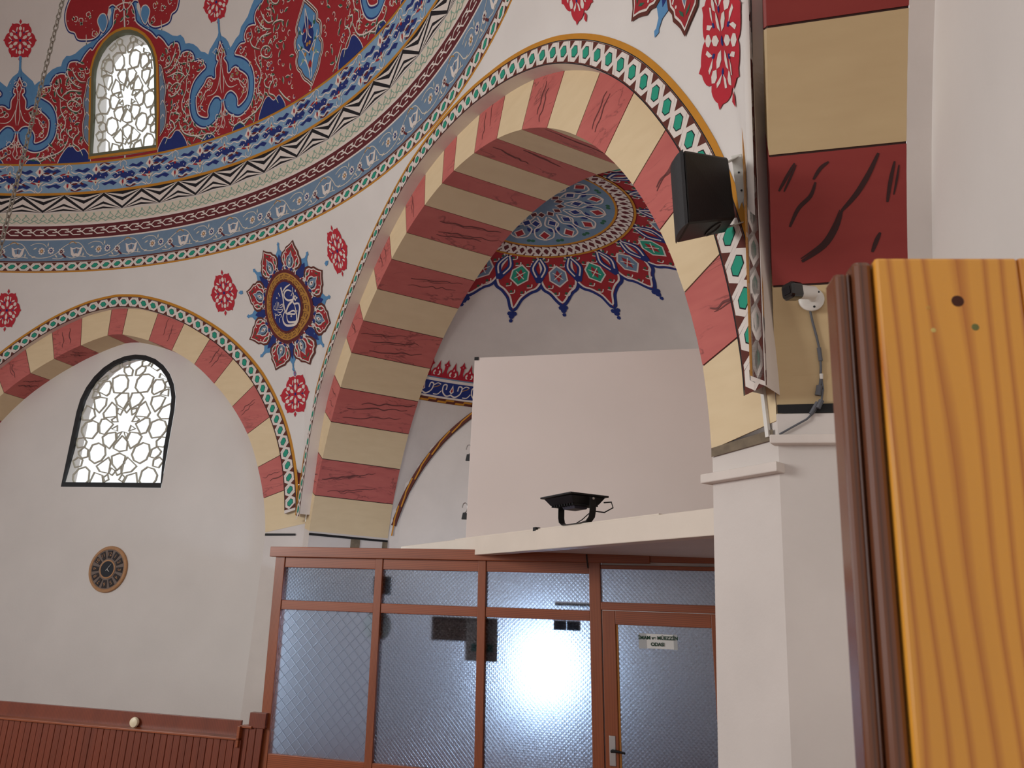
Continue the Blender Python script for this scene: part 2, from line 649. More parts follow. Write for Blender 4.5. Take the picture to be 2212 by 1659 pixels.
# joints measured along each arch
J2 = [5.0, 11.9, 19.1, 26.9, 34.5, 42.2, 50.0, 58.1, 65.4, 73.1, 80.5, 87.8, 92.2, 99.2, 107.1, 114.2, 121.7, 129.5, 136.9, 144.6, 151.9, 159.6, 167.0, 174.1]
J1 = [10.6, 19.2, 27.4, 36.9, 45.9, 54.8, 63.3, 71.8, 79.8, 88.4, 92.8, 100.9, 109.3, 117.2, 126.5, 135.5, 144.5, 153.5, 162.5, 171]
J3 = [93, 102, 111, 120, 129, 138, 147, 155.4, 164.4, 175]
arch_bay(A2, J2, [i % 2 for i in range(23)], wall_back, 7.4, 171)
arch_bay(A1, J1, [i % 2 for i in range(19)], wall_left, 13.8, 166)
arch_bay(A3, J3, [i % 2 for i in range(8, -1, -1)], wall_right, 90, 172.8, mats=(CREAM3, RED3))
border_art(A2, wall_back, 7, 171.5, 66)
border_art(A1, wall_left, 14.5, 150, 50)
border_art(A3, wall_right, 92, 172.5, 33)


# dark brush veins painted over the red stones
VEIN = mat('dark_vein_paint', (112, 64, 62), .7)
VEINK = mat('black_vein_paint', (58, 32, 32), .7)


KS = .0725     # metres of arc per degree


def soffit_fn(ar): return lambda u, y, off: ar.P(y / KS, ar.ri(y / KS) - off, ar.ring_off + u)


def face_fn(ar): return lambda r, y, off: ar.P(y / KS, ar.ri(y / KS) + r, ar.ring_off - off)


def veins(ar, joints, parent, seed):
    rng = random.Random(seed)
    a, b = Art(soffit_fn(ar), auto=False), Art(face_fn(ar), auto=False)
    dp = ar.back_off - ar.ring_off
    for j in range(1, len(joints) - 1, 2):
        y0, y1 = joints[j] * KS, joints[j + 1] * KS
        d = y1 - y0
        if d < .36: continue
        sg = 1 if joints[j] > 90 else -1
        for k in range(rng.choice((2, 3))):
            u0 = rng.uniform(.02, .35) * dp
            ln = rng.uniform(.4, .75) * dp
            yc = y0 + d * (.25 + .25 * k) + rng.uniform(-.05, .05)
            pts = []
            n = 11
            for q in range(n):
                t = q / (n - 1)
                pts.append((min(.97 * dp, u0 + ln * t), min(y1 - .05, max(y0 + .05, yc - sg * d * .22 * (t - .5) + rng.uniform(-.018, .018)))))
            a.stroke(pts, rng.uniform(.012, .026), VEIN, 1, taper=True)
            if rng.random() < .6:
                a.stroke([(x + .03, y + .022) for x, y in pts[2:8]], .009, VEIN, 1, taper=True)
        for k in range(2):
            r0 = rng.uniform(.04, .2)
            yc = y0 + d * rng.uniform(.3, .7)
            pts = [(r0 + .3 * q / 6, yc + rng.uniform(-.02, .02)) for q in range(7)]
            b.stroke(pts, rng.uniform(.008, .018), VEIN, 1, taper=True)
    a.build('painted_veins', parent)
    b.build('painted_veins', parent)


veins(A2, J2, wall_back, 3)
veins(A1, J1, wall_left, 5)
a = Art(soffit_fn(A3), auto=False)
for l, wd in (([(905, 980), (950, 900), (985, 840)], .13), ([(930, 985), (965, 910), (992, 850)], .09), ([(1075, 935), (1110, 880), (1150, 850)], .14), ([(955, 1175), (1000, 1080), (1060, 1020), (1085, 950)], .16),
              ([(1010, 1365), (1120, 1290), (1180, 1200), (1210, 1110)], .2), ([(1210, 1110), (1280, 1030), (1340, 930), (1385, 830)], .2), ([(1005, 1350), (1110, 1275), (1165, 1190), (1200, 1105)], .07), ([(1425, 1085), (1440, 980), (1460, 880)], .14), ([(1455, 1050), (1470, 970), (1480, 900)], .08), ([(1350, 1340), (1372, 1280), (1390, 1240)], .16)):
    a.stroke([((x - 860) / 655 * .635, (155.4 + 9 * (y - 790) / 700) * KS) for x, y in l], wd * .13, VEINK, 1, taper=True)
    if len(l) == 3:
        a.stroke([((x - 860) / 655 * .635, (138 + 8.6 * (y - 800) / 700) * KS) for x, y in l], wd * .13, VEINK, 1, taper=True)
a.build('painted_veins', wall_right)


def outer_curve(ar):
    return [ar.sz(ph / 2, ar.ro(ph / 2)) for ph in range(0, 361)]


def upper(curve):
    i = max(range(len(curve)), key=lambda k: curve[k][1])
    Rr = curve[:i + 1][::-1]
    Ll = curve[i:]
    ra = np.maximum.accumulate([p[0] for p in Rr])
    la = np.maximum.accumulate([-p[0] for p in Ll])
    rz, lz = [p[1] for p in Rr], [p[1] for p in Ll]
    s0 = curve[i][0]
    return lambda s_: float(np.interp(-s_, la, lz) if s_ < s0 else np.interp(s_, ra, rz))


UP = [upper(outer_curve(a)) for a in (A1, A2, A3)]
PLS = [(TH1, P1.A, UP[0]), (TH2, P2.A, UP[1]), (TH3, P3.A + .048, UP[2])]


AZV = next(TH2 + k * .0005 for k in range(900) if PLS[1][1] / math.cos(k * .0005) > PLS[2][1] / math.cos(TH3 - TH2 - k * .0005))
AZ12 = next(TH1 + k * .0005 for k in range(900) if PLS[0][1] / math.cos(k * .0005) > PLS[1][1] / math.cos(TH2 - TH1 - k * .0005))


def low(az):
    """radius and height of the arches' outer line at this bearing, and the radius with its corner eased"""
    rs = sorted((A_ / math.cos(az - th), k) for k, (th, A_, up) in enumerate(PLS) if abs(az - th) < 1.2)
    r, k = rs[0]
    th, A_, up = PLS[k]
    soft = r
    if len(rs) > 1:
        h = max(0.0, 1.0 - (rs[1][0] - r) / 1.1)
        soft = r - h * h * 1.1 * .25
    z = up(A_ * math.tan(az - th))
    for av, zv, wd in ((AZ12, 3.95, .03), (AZV, 4.05, .04)):     # ease the line where two arches meet
        d = abs(az - av) / wd
        if d < 1 and (av == AZ12 or k == 2):
            z = zv + (z - zv) * d * d * (3 - 2 * d)
    return r, z, soft


def pend(az_deg, z, off=0.0):
    az = rad(az_deg)
    rl, zl, rs = low(az)
    t = min(1.0, max(0.0, (z - zl) / (ZR - zl)))
    T = min(1.0, max(0.0, (z - 3.32) / (ZR - 3.32)))
    w_ = t * t * (3 - 2 * t)
    q_ = min(1.0, max(0.0, (az_deg - 76) / 12))
    rd_ = RD + .30 * q_ * q_ * (3 - 2 * q_)
    r = rl + (rd_ + (rs - rd_) * (1 - T ** 1.5) - rl) * w_ - off
    return C + Vector((math.sin(az), math.cos(az), 0)) * r + Z * z


def pendentive(a0, a1, parent, step=.2):
    n = int((a1 - a0) / step)
    m = 48
    v, f = [], []
    for i in range(n + 1):
        az = a0 + (a1 - a0) * i / n
        rl, zl, _ = low(rad(az))
        v.append(pend(az, zl) + Z * -.06 + Vector((math.sin(rad(az)), math.cos(rad(az)), 0)) * .035)
        for j in range(m + 1):
            v.append(pend(az, zl + (ZR - zl) * j / m))
    k = m + 2
    for i in range(n):
        for j in range(k - 1):
            f.append((i * k + j, i * k + j + 1, (i + 1) * k + j + 1, (i + 1) * k + j))
    return mesh('pendentive', v, f, PLASTER, parent, smooth=True)


D = math.degrees
pendentive(D(TH1) - 18, D(TH1), ceiling)
pendentive(D(TH1), D(TH2), ceiling)
pendentive(D(TH2), D(TH3), ceiling)
pendentive(D(TH3), D(TH3) + 21, ceiling)

# ------------------------------------------------------------------ dome
KX = .1815  # metres per degree of azimuth


def dome_r(h):
    if h < 6:
        return RD - .13 * h - .02 * h * h
    t = (h - 6) / 3.2
    return (RD - 1.5) * math.sqrt(max(0, 1 - t * t)) if t < 1 else 0


def dome(x, h, off=0.0):
    az = rad(x / KX)
    return C + Vector((math.sin(az), math.cos(az), 0)) * (dome_r(h) - off) + Z * (ZR + h)


def arch_loop(cx, hw, y0, ytop, n=14):
    yc = ytop - hw
    lp = [(cx - hw, y0), (cx + hw, y0), (cx + hw, y0 + (yc - y0) * .5), (cx + hw, yc)]
    lp += [(cx + hw * math.cos(PI * k / n), yc + hw * math.sin(PI * k / n)) for k in range(1, n)]
    lp += [(cx - hw, yc), (cx - hw, y0 + (yc - y0) * .5)]
    return lp


def inside(p, loop):
    x, y = p
    c = False
    n = len(loop)
    for i in range(n):
        x1, y1 = loop[i]
        x2, y2 = loop[i - 1]
        if (y1 > y) != (y2 > y) and x < (x2 - x1) * (y - y1) / (y2 - y1) + x1:
            c = not c
    return c


def cdt_holes(outer, holes, gx, gy, x0, x1, y0, y1):
    pts = []
    loops = []
    for lp in [outer] + holes:
        n = len(lp)
        ids = []
        for i in range(n):
            a, b = lp[i], lp[(i + 1) % n]
            k = max(1, int(math.hypot(b[0] - a[0], b[1] - a[1]) / gx))
            for j in range(k):
                ids.append(len(pts))
                pts.append((a[0] + (b[0] - a[0]) * j / k, a[1] + (b[1] - a[1]) * j / k))
        loops.append(ids)
    edges = [(ids[i], ids[(i + 1) % len(ids)]) for ids in loops for i in range(len(ids))]
    y = y0 + gy * .5
    while y < y1:
        x = x0 + gx * .53
        while x < x1:
            pts.append((x, y))
            x += gx
        y += gy
    r = delaunay_2d_cdt([Vector(p) for p in pts], edges, [], 0, 1e-6)
    vs = [(p.x, p.y) for p in r[0]]
    fs = []
    for t in r[2]:
        cx = sum(vs[i][0] for i in t) / len(t)
        cy = sum(vs[i][1] for i in t) / len(t)
        if inside((cx, cy), outer) and not any(inside((cx, cy), h) for h in holes):
            fs.append(t)
    return vs, fs


WINS = [17.15, 68.7]
HOLES = [arch_loop(a * KX, .76, 2.11, 4.28) for a in WINS]
xa, xb = -100 * KX, 260 * KX
xv = -22 * KX, 122 * KX
vs, fs = cdt_holes([(xv[0], 0), (xv[1], 0), (xv[1], 6.4), (xv[0], 6.4)], HOLES, .2, .16, xv[0], xv[1], 0, 6.4)
mesh('dome_shell', [dome(x, h) for x, h in vs], fs, PLASTER, ceiling, smooth=True)
v, f = [], []
hs = [0, 1, 2, 3, 4, 5, 6, 6.4]
for i in range(109):
    for h in hs:
        v.append(dome(xv[1] + (360 * KX - xv[1] + xv[0]) * i / 108, h))
for i in range(108):
    for j in range(len(hs) - 1):
        k = i * len(hs) + j
        f.append((k, k + 1, k + 1 + len(hs), k + len(hs)))
n0 = len(v)
hs2 = [6.4, 7.2, 8.0, 8.6, 9.0, 9.199]
for i in range(121):
    for h in hs2:
        v.append(dome(3 * i * KX, h))
for i in range(120):
    for j in range(len(hs2) - 1):
        k = n0 + i * len(hs2) + j
        f.append((k, k + 1, k + 1 + len(hs2), k + len(hs2)))
mesh('dome_shell', v, f, PLASTER, ceiling, smooth=True)


def dome_band(name, h0, h1, color, parent=ceiling, off=.0012, m=1):
    n = 720
    v, f = [], []
    for i in range(n + 1):
        for j in range(m + 1):
            v.append(dome(xa + (xb - xa) * i / n, h0 + (h1 - h0) * j / m, off))
    k = m + 1
    for i in range(n):
        for j in range(m):
            f.append((i * k + j, i * k + k + j, i * k + k + 1 + j, i * k + 1 + j))
    return mesh(name, v, f, P[color] if isinstance(color, str) else color, parent)


AZ0, AZ1 = -6, 84      # painted detail over the part of the drum that can be seen
for nm, h0, h1, c_ in (('ochre_line', 0, .03, 'ochre'), ('ochre_line', .19, .215, 'brown'), ('blue_ground', .215, .60, 'slate'), ('white_line', .60, .625, 'white'),
                       ('maroon_ground', .625, .865, 'maroon'), ('white_line', .865, .90, 'white'), ('sage_ground', .90, 1.10, 'cream'),
                       ('ochre_line', 1.432, 1.478, 'ochre'), ('blue_ground', 1.478, 1.985, 'sky'), ('ochre_line', 1.985, 2.02, 'ochre')):
    dome_band('painted_' + nm, h0, h1, c_)

# guilloche of the ring
g = Art(lambda u, v_, off: dome(u, .032 + v_ * .152, off), auto=False)
guilloche(g, 68, (AZ1 - AZ0) * KX, 1.0, AZ0 * KX)
g.build('painted_guilloche', ceiling)

# blue band with scrolling flowers
a = Art(dome, base=.003)
per = 6.5 * KX
u = AZ0 * KX
while u < AZ1 * KX:
    y0 = .215
    H = .385

    def q(l): return [(u + x * per, y0 + y * H) for x, y in l]
    a.stroke(q([(0, .30), (.12, .16), (.3, .18), (.45, .35), (.55, .62), (.7, .85), (.86, .8), (1.0, .30)]), .012, 'cream', 1)
    a.stroke(q([(.0, .75), (.1, .86), (.22, .82), (.28, .66)]), .011, 'cream', 1)
    a.stroke(q([(.40, .12), (.52, .10), (.62, .2), (.74, .12), (.86, .2), (.98, .15)]), .012, 'cream', 1)
    # palmette
    cx, cy = u + .80 * per, y0 + .50 * H
    a.fill([(cx - .13, cy + .06), (cx - .10, cy - .08), (cx - .05, cy - .13), (cx, cy - .11), (cx + .05, cy - .13), (cx + .10, cy - .08), (cx + .13, cy + .06), (cx + .07, cy + .03), (cx, cy + .05), (cx - .07, cy + .03)], 'white', 2)
    a.fill([(cx - .075, cy + .01), (cx - .04, cy - .07), (cx, cy - .06), (cx + .04, cy - .07), (cx + .075, cy + .01), (cx, cy + .03)], 'slate', 3)
    a.stroke([(cx, cy + .03), (cx, cy - .06)], .012, 'brown', 4)
    a.stroke(q([(.66, .80), (.72, .92), (.80, .78)]), .014, 'gold', 3)
    # two rosettes and a tulip
    for fx, fy, cc in ((.20, .48, 'gold'), (.36, .50, 'navy'), (.54, .44, 'maroon')):
        x, y = u + fx * per, y0 + fy * H
        for k in range(8):
            a.dot(x + .05 * math.cos(k * PI / 4), y + .05 * math.sin(k * PI / 4), .019, 'white', 2, 6)
        a.dot(x, y, .03, cc, 3, 8)
        a.dot(x, y, .012, 'white', 4, 6)
    a.stroke(q([(.56, .34), (.60, .22), (.63, .16)]), .03, 'maroon', 3)
    for lx, ly in ((.08, .6), (.3, .78), (.46, .22), (.93, .28), (.07, .2)):
        a.fill(xf([(-.04, 0), (0, .015), (.05, 0), (0, -.015)], u + lx * per, y0 + ly * H, 1, 1, lx * 5), 'cream', 2)
    u += per
a.build('painted_flower_scroll', ceiling)

# maroon band with white arrow-shaped links
a = Art(dome, base=.003)
per = 1.39 * KX
u = AZ0 * KX
while u < AZ1 * KX:
    y0, y1 = .665, .825
    c = (y0 + y1) / 2
    a.stroke([(u, c), (u + .42 * per, c), (u + .70 * per, c + .052), (u + 1.32 * per, c + .052)], .019, 'white', 1, smooth=False)
    a.stroke([(u + .42 * per, c), (u + .70 * per, c - .052), (u + 1.32 * per, c - .052)], .019, 'white', 1, smooth=False)
    a.stroke([(u + 1.05 * per, c + .052), (u + 1.42 * per, c)], .017, 'white', 1, smooth=False)
    u += per
a.build('painted_link_chain', ceiling)

# sage lattice
a = Art(dome, base=.003)
per = .97 * KX
u = AZ0 * KX
k = 0
while u < AZ1 * KX:
    a.stroke([(u + .02, .975), (u + per * .55, 1.05), (u + per * .95, .99), (u + per * .5, .955), (u + .02, .975)], .017, 'sage', 1, smooth=False)
    a.stroke([(u, .915), (u + per * .5, .96), (u + per, .915)], .014, 'sage', 1, smooth=False)
    a.dot(u + per * .5, 1.06, .02, 'sage', 1, 6)
    u += per
a.build('painted_sage_lattice', ceiling)

# black and white fans
a = Art(dome, base=.003)
per = 2.325 * KX
u = AZ0 * KX
k = 0
while u < AZ1 * KX:
    y0, y1 = 1.11, 1.43
    H = y1 - y0
    fl = k % 2

    def W(x, y): return (u + (per * (1 - x) if fl else per * x), y0 + H * y)
    a.fill([W(0, 0), W(1, 0), W(1, 1), W(0, 1)], 'black', 1)
    for tri_ in (((1, 1), (0, .64), (0, .80)), ((1, 1), (0, .14), (0, .44)), ((0, 0), (1, .50), (1, .80)), ((0, 0), (1, .21), (1, .36)), ((0, 0), (1, .0), (1, .09))):
        a.fill([W(*p_) for p_ in tri_], 'white', 2)
    u += per
    k += 1
a.build('painted_black_white_fans', ceiling)

# blue and red cloud band
a = Art(dome, base=.003)
per = 6.62 * KX
u = AZ0 * KX
y0, H = 1.478, .507
while u < AZ1 * KX:
    for half in (0, 1):
        uu = u + half * per * .5
        up = 1 if half == 0 else -1

        def q(l): return [(uu + x * per * .5, y0 + H * (.5 + up * (y - .5))) for x, y in l]
        # navy clouds
        a.fill(q([(-.42, .50), (-.30, .62), (-.10, .58), (.05, .66), (.2, .60), (.36, .66), (.46, .52), (.32, .40), (.10, .44), (-.08, .36), (-.25, .42)]), 'navy', 1)
        a.fill(q([(.14, .80), (.3, .88), (.46, .80), (.60, .86), (.74, .78), (.58, .70), (.40, .74), (.26, .70)]), 'navy', 1)
        a.fill(q([(.20, .24), (.34, .16), (.50, .22), (.66, .14), (.78, .22), (.6, .32), (.42, .28)]), 'navy', 1)
        # red edges
        a.stroke(q([(.08, .66), (.24, .72), (.40, .66), (.56, .74)]), .035, 'maroon', 2)
        a.stroke(q([(.12, .92), (.3, .96), (.5, .90)]), .03, 'maroon', 2)
        a.stroke(q([(-.3, .40), (-.15, .34), (0, .38)]), .03, 'red', 2)
        # white wavering lines
        a.stroke(q([(0, .78), (.12, .70), (.26, .64), (.40, .68), (.54, .58), (.68, .62), (.82, .52)]), .019, 'white', 3)
        a.stroke(q([(0, .80), (.14, .86), (.28, .94), (.42, .86), (.56, .92), (.72, .88), (.9, .98)]), .019, 'white', 3)
        a.stroke(q([(.1, .26), (.25, .34), (.4, .30), (.56, .38), (.72, .34), (.9, .44)]), .019, 'white', 3)
        # pomegranate knot
        cx, cy = uu, y0 + H * (.5 + up * .27)
        a.fill([(cx - .09, cy - .01), (cx - .03, cy + .06), (cx, cy + .11 * up), (cx + .03, cy + .06), (cx + .09, cy - .01), (cx + .03, cy - .06), (cx, cy - .10), (cx - .03, cy - .06)], 'white', 4)
        a.dot(cx, cy, .024, 'red', 5, 6, .042)
        cx, cy = uu, y0 + H * (.5 - up * .20)
        a.fill([(cx - .10, cy + .05 * up), (cx - .03, cy - .01), (cx, cy - .07 * up), (cx + .03, cy - .01), (cx + .10, cy + .05 * up), (cx, cy + .035 * up)], 'cream', 4)
        a.dot(cx, cy, .016, 'red', 5, 6)
        a.dot(cx, cy + .06 * up, .024, 'red', 5, 6)
        a.stroke([(cx - .06, cy - .05 * up), (cx - .07, cy - .10 * up), (cx, cy - .15 * up), (cx + .07, cy - .10 * up), (cx + .06, cy - .05 * up)], .014, 'white', 4)
        for k in range(5):
            a.dot(uu + per * (.08 + .09 * k), y0 + H * (.5 + .04 * (-1) ** k), .011, 'white', 3, 5)
    u += per
a.build('painted_cloud_band', ceiling)

# arabesque field above the bands: outlines in degrees from the tulip axis, height above the ring
OBR = [(0, 3.95), (.14, 3.89), (.0, 3.825), (.1, 3.761), (0.24, 3.684), (0.82, 3.609), (1.15, 3.533), (1.42, 3.422), (1.73, 3.457), (2.3, 3.529), (2.79, 3.561), (3.15, 3.673), (3.8, 3.737), (4.25, 3.783), (4.58, 3.85), (5.0, 3.926), (5.4, 3.984), (6.0, 4.10), (6.3, 4.28), (7.1, 4.36), (7.5, 4.60), (8.4, 4.72), (9.0, 4.95), (9.7, 5.35)]
REDR = [(9.7, 5.1), (8.9, 4.72), (8.2, 4.55), (7.9, 4.35), (7.0, 4.18), (7.05, 3.97), (6.6, 3.86), (5.89, 3.818), (5.43, 3.767), (5.19, 3.666), (5.31, 3.578), (4.86, 3.599), (4.21, 3.61), (3.77, 3.563), (3.5, 3.476), (3.61, 3.388), (2.91, 3.399), (2.35, 3.349), (2.04, 3.277), (2.94, 3.197), (3.76, 3.091), (4.3, 2.956), (4.57, 2.793), (4.58, 2.63), (4.35, 2.466), (3.89, 2.342), (3.09, 2.251), (2.2, 2.222), (1.36, 2.279), (0.54, 2.378), (0.2, 2.485), (0.12, 2.579)]
TUL = [(0, 3.60), (0.28, 3.488), (0.58, 3.383), (0.6, 3.322), (0.41, 3.287), (0.82, 3.177), (0.85, 3.04), (1.15, 3.017), (1.56, 3.063), (2.07, 3.066), (2.52, 2.982), (3.11, 2.906), (3.61, 2.803), (3.64, 2.653), (3.43, 2.516), (2.88, 2.441), (2.11, 2.407), (2.1, 2.512), (1.85, 2.615), (1.21, 2.707), (0.58, 2.693), (0.19, 2.621)]
CARTR = [(0, 3.44), (.75, 3.30), (1.25, 3.2), (1.65, 3.10), (1.6, 3.0), (2.0, 2.92), (2.0, 2.80), (1.75, 2.71), (2.0, 2.62), (1.9, 2.50), (1.5, 2.42), (1.3, 2.34), (.95, 2.26), (.6, 2.21), (0, 2.10)]
OBL = [(0, 3.95), (.14, 3.89), (.0, 3.836), (0.1, 3.77), (0.3, 3.70), (1.11, 3.587), (1.53, 3.532), (1.76, 3.46), (2.16, 3.517), (2.76, 3.559), (3.2, 3.653), (3.77, 3.731), (4.36, 3.771), (4.85, 3.784), (5.03, 3.882), (5.48, 3.96), (5.91, 3.955), (6.57, 3.987), (7.14, 4.054), (7.71, 4.112), (8.42, 4.152), (9.07, 4.217), (9.85, 4.254), (10.51, 4.325), (10.9, 4.45), (11.3, 4.62), (11.0, 5.0), (12.9, 5.3)]
LOBE = [(10.55, 4.50), (9.85, 4.50), (9.78, 4.378), (9.63, 4.285), (8.87, 4.215), (7.86, 4.213), (6.92, 4.242), (6.53, 4.353), (5.83, 4.401), (5.44, 4.555), (5.5, 4.75), (6.1, 4.95), (6.9, 5.05), (7.6, 5.3), (12.9, 5.4), (12.9, 4.65), (11.6, 4.75), (11.0, 4.72)]
VOL = [(10.2, 4.30), (10.75, 4.45), (10.55, 4.60), (9.95, 4.62), (9.5, 4.53), (9.65, 4.42)]
REDL = [(12.9, 4.75), (11.94, 4.70), (11.58, 4.546), (11.47, 4.391), (10.65, 4.265), (9.52, 4.142), (8.78, 4.017), (8.48, 4.04), (7.81, 3.941), (7.22, 3.813), (6.78, 3.843), (5.99, 3.836), (5.73, 3.758), (5.67, 3.649), (5.56, 3.584), (5.31, 3.635), (4.69, 3.641), (4.1, 3.594), (3.78, 3.512), (3.71, 3.43), (2.98, 3.417), (2.52, 3.351), (2.23, 3.266), (2.84, 3.215), (3.75, 3.12), (4.33, 2.98), (4.6, 2.82), (4.62, 2.65), (4.37, 2.48), (3.8, 2.345), (2.95, 2.25), (2.0, 2.23), (1.1, 2.29), (0.5, 2.385), (0.2, 2.485), (0.12, 2.579)]
STR = [[(5.04, 3.222), (5.5, 3.296), (6.2, 3.339), (6.98, 3.317), (7.51, 3.311)], [(7.35, 3.002), (7.04, 2.95), (6.46, 2.965), (5.87, 3.039), (5.8, 3.116), (6.24, 3.162), (6.87, 3.128), (7.26, 3.052)], [(4.88, 3.187), (4.98, 2.99), (5.4, 2.862), (5.59, 2.777), (5.51, 2.664), (5.06, 2.573), (5.11, 2.467), (4.67, 2.373)], [(6.02, 2.486), (5.83, 2.381), (5.37, 2.26), (4.43, 2.179), (3.28, 2.137), (2.15, 2.119)], [(7.07, 2.671), (7.24, 2.558), (6.81, 2.497), (6.6, 2.379), (7.31, 2.291), (7.85, 2.141)], [(5.49, 3.691), (6.0, 3.541), (6.69, 3.424), (7.44, 3.374)], [(7.75, 3.411), (8.18, 3.438), (8.97, 3.412), (9.46, 3.362)], [(4.56, 3.559), (4.69, 3.419), (4.38, 3.365), (4.68, 3.258), (5.64, 3.156)], [(6.2, 2.725), (6.39, 2.64), (5.98, 2.607), (6.17, 2.507), (6.78, 2.455)], [(4.8, 2.573), (4.86, 2.466), (5.49, 2.459)], [(6.22, 3.745), (6.49, 3.626), (7.16, 3.494), (7.94, 3.469)], [(0.82, 2.184), (1.53, 2.105), (2.28, 2.128), (2.88, 2.068), (3.65, 2.132), (4.12, 2.063)], [(8.0, 2.35), (8.45, 2.249), (8.9, 2.161), (9.61, 2.057)],
       [(7.6, 3.9), (8.1, 3.75), (8.8, 3.7), (9.3, 3.8), (9.2, 3.95), (8.7, 3.95)], [(8.2, 4.3), (8.8, 4.15), (9.4, 4.2)], [(6.9, 3.15), (7.3, 3.2), (7.5, 3.1)]]
STT = [[(1.24, 2.96), (1.57, 2.884), (2.3, 2.845), (3.11, 2.712)], [(0.26, 3.009), (0.66, 2.839), (1.24, 2.765), (2.13, 2.765)], [(2.32, 2.874), (2.62, 2.739), (3.06, 2.64), (2.75, 2.552), (2.35, 2.499)], [(0.1, 3.472), (0.26, 3.395), (0.1, 3.295), (0.13, 3.196)], [(0.05, 3.208), (0.2, 3.033), (0.25, 2.869), (0.1, 2.725)], [(0.1, 2.6), (.2, 2.45), (.1, 2.3), (.25, 2.2), (0, 2.12)]]
YB = 2.02


def fillh(art, poly, name, layer, holes, grid=.13):
    xs = [p[0] for p in poly]; ys = [p[1] for p in poly]
    v_, f_ = cdt_holes(poly, holes, grid, grid, min(xs), max(xs), min(ys), max(ys))
    art._emit(v_, f_, name, layer)


def frame_pts(lp, d):
    """offset a closed loop outwards by d"""
    n = len(lp)
    out = []
    for i in range(n):
        p0, p1 = lp[i - 1], lp[(i + 1) % n]
        dx, dy = p1[0] - p0[0], p1[1] - p0[1]
        l = math.hypot(dx, dy)
        out.append((lp[i][0] + dy / l * d, lp[i][1] - dx / l * d))
    return out


HOLEF = [frame_pts(h, .05) for h in HOLES]


def rosette(a, cx, cy, rx, ry, layer=1, kx=1.0, c1='rose'):
    """red lace rosette: lobed disc with white openings, navy spots and a small finial"""
    def T(l): return [(cx + x * rx * kx, cy + y * ry) for x, y in l]
    n = 72
    out = []
    for k in range(n):
        t = 2 * PI * k / n
        r = .80 + .17 * abs(math.sin(3 * t)) ** .6 + (.09 if k % 12 == 6 else 0)
        out.append((r * math.sin(t), r * math.cos(t)))
    a.fill(T(out), c1, layer)
    for (x, y, r) in ((0, 1.0, .09), (0, -1.0, .09)):
        a.fill(T([(x - r, y), (x, y + r * 1.6), (x + r, y), (x, y - r * 1.6)]), c1, layer)
    for k in range(6):
        t = 2 * PI * k / 6 + PI / 6
        for (r0, w_, l_) in ((.33, .085, .17), (.64, .10, .13)):
            c, s_ = math.cos(t), math.sin(t)
            pts = [(-l_, 0), (-l_ * .3, w_), (l_ * .5, w_ * .9), (l_, 0), (l_ * .5, -w_ * .9), (-l_ * .3, -w_)]
            a.fill(T(xf(pts, r0 * c, r0 * s_, 1, 1, t)), 'white', layer + 1)
        t2 = t + PI / 6
        for sg in (-1, 1):
            t3 = t2 + sg * .17
            pts = [(-.14, 0), (0, .05), (.14, .02), (.10, -.05)]
            a.fill(T(xf(pts, .62 * math.cos(t3), .62 * math.sin(t3), 1, 1, t3 + sg * .5)), 'white', layer + 1)
        a.fill(T(xf([(-.07, 0), (0, .045), (.08, 0), (0, -.045)], .47 * math.cos(t2), .47 * math.sin(t2), 1, 1, t2)), 'navy', layer + 1)
    a.dot(cx, cy, .08 * rx * kx, 'navy', layer + 1, 8, .08 * ry)


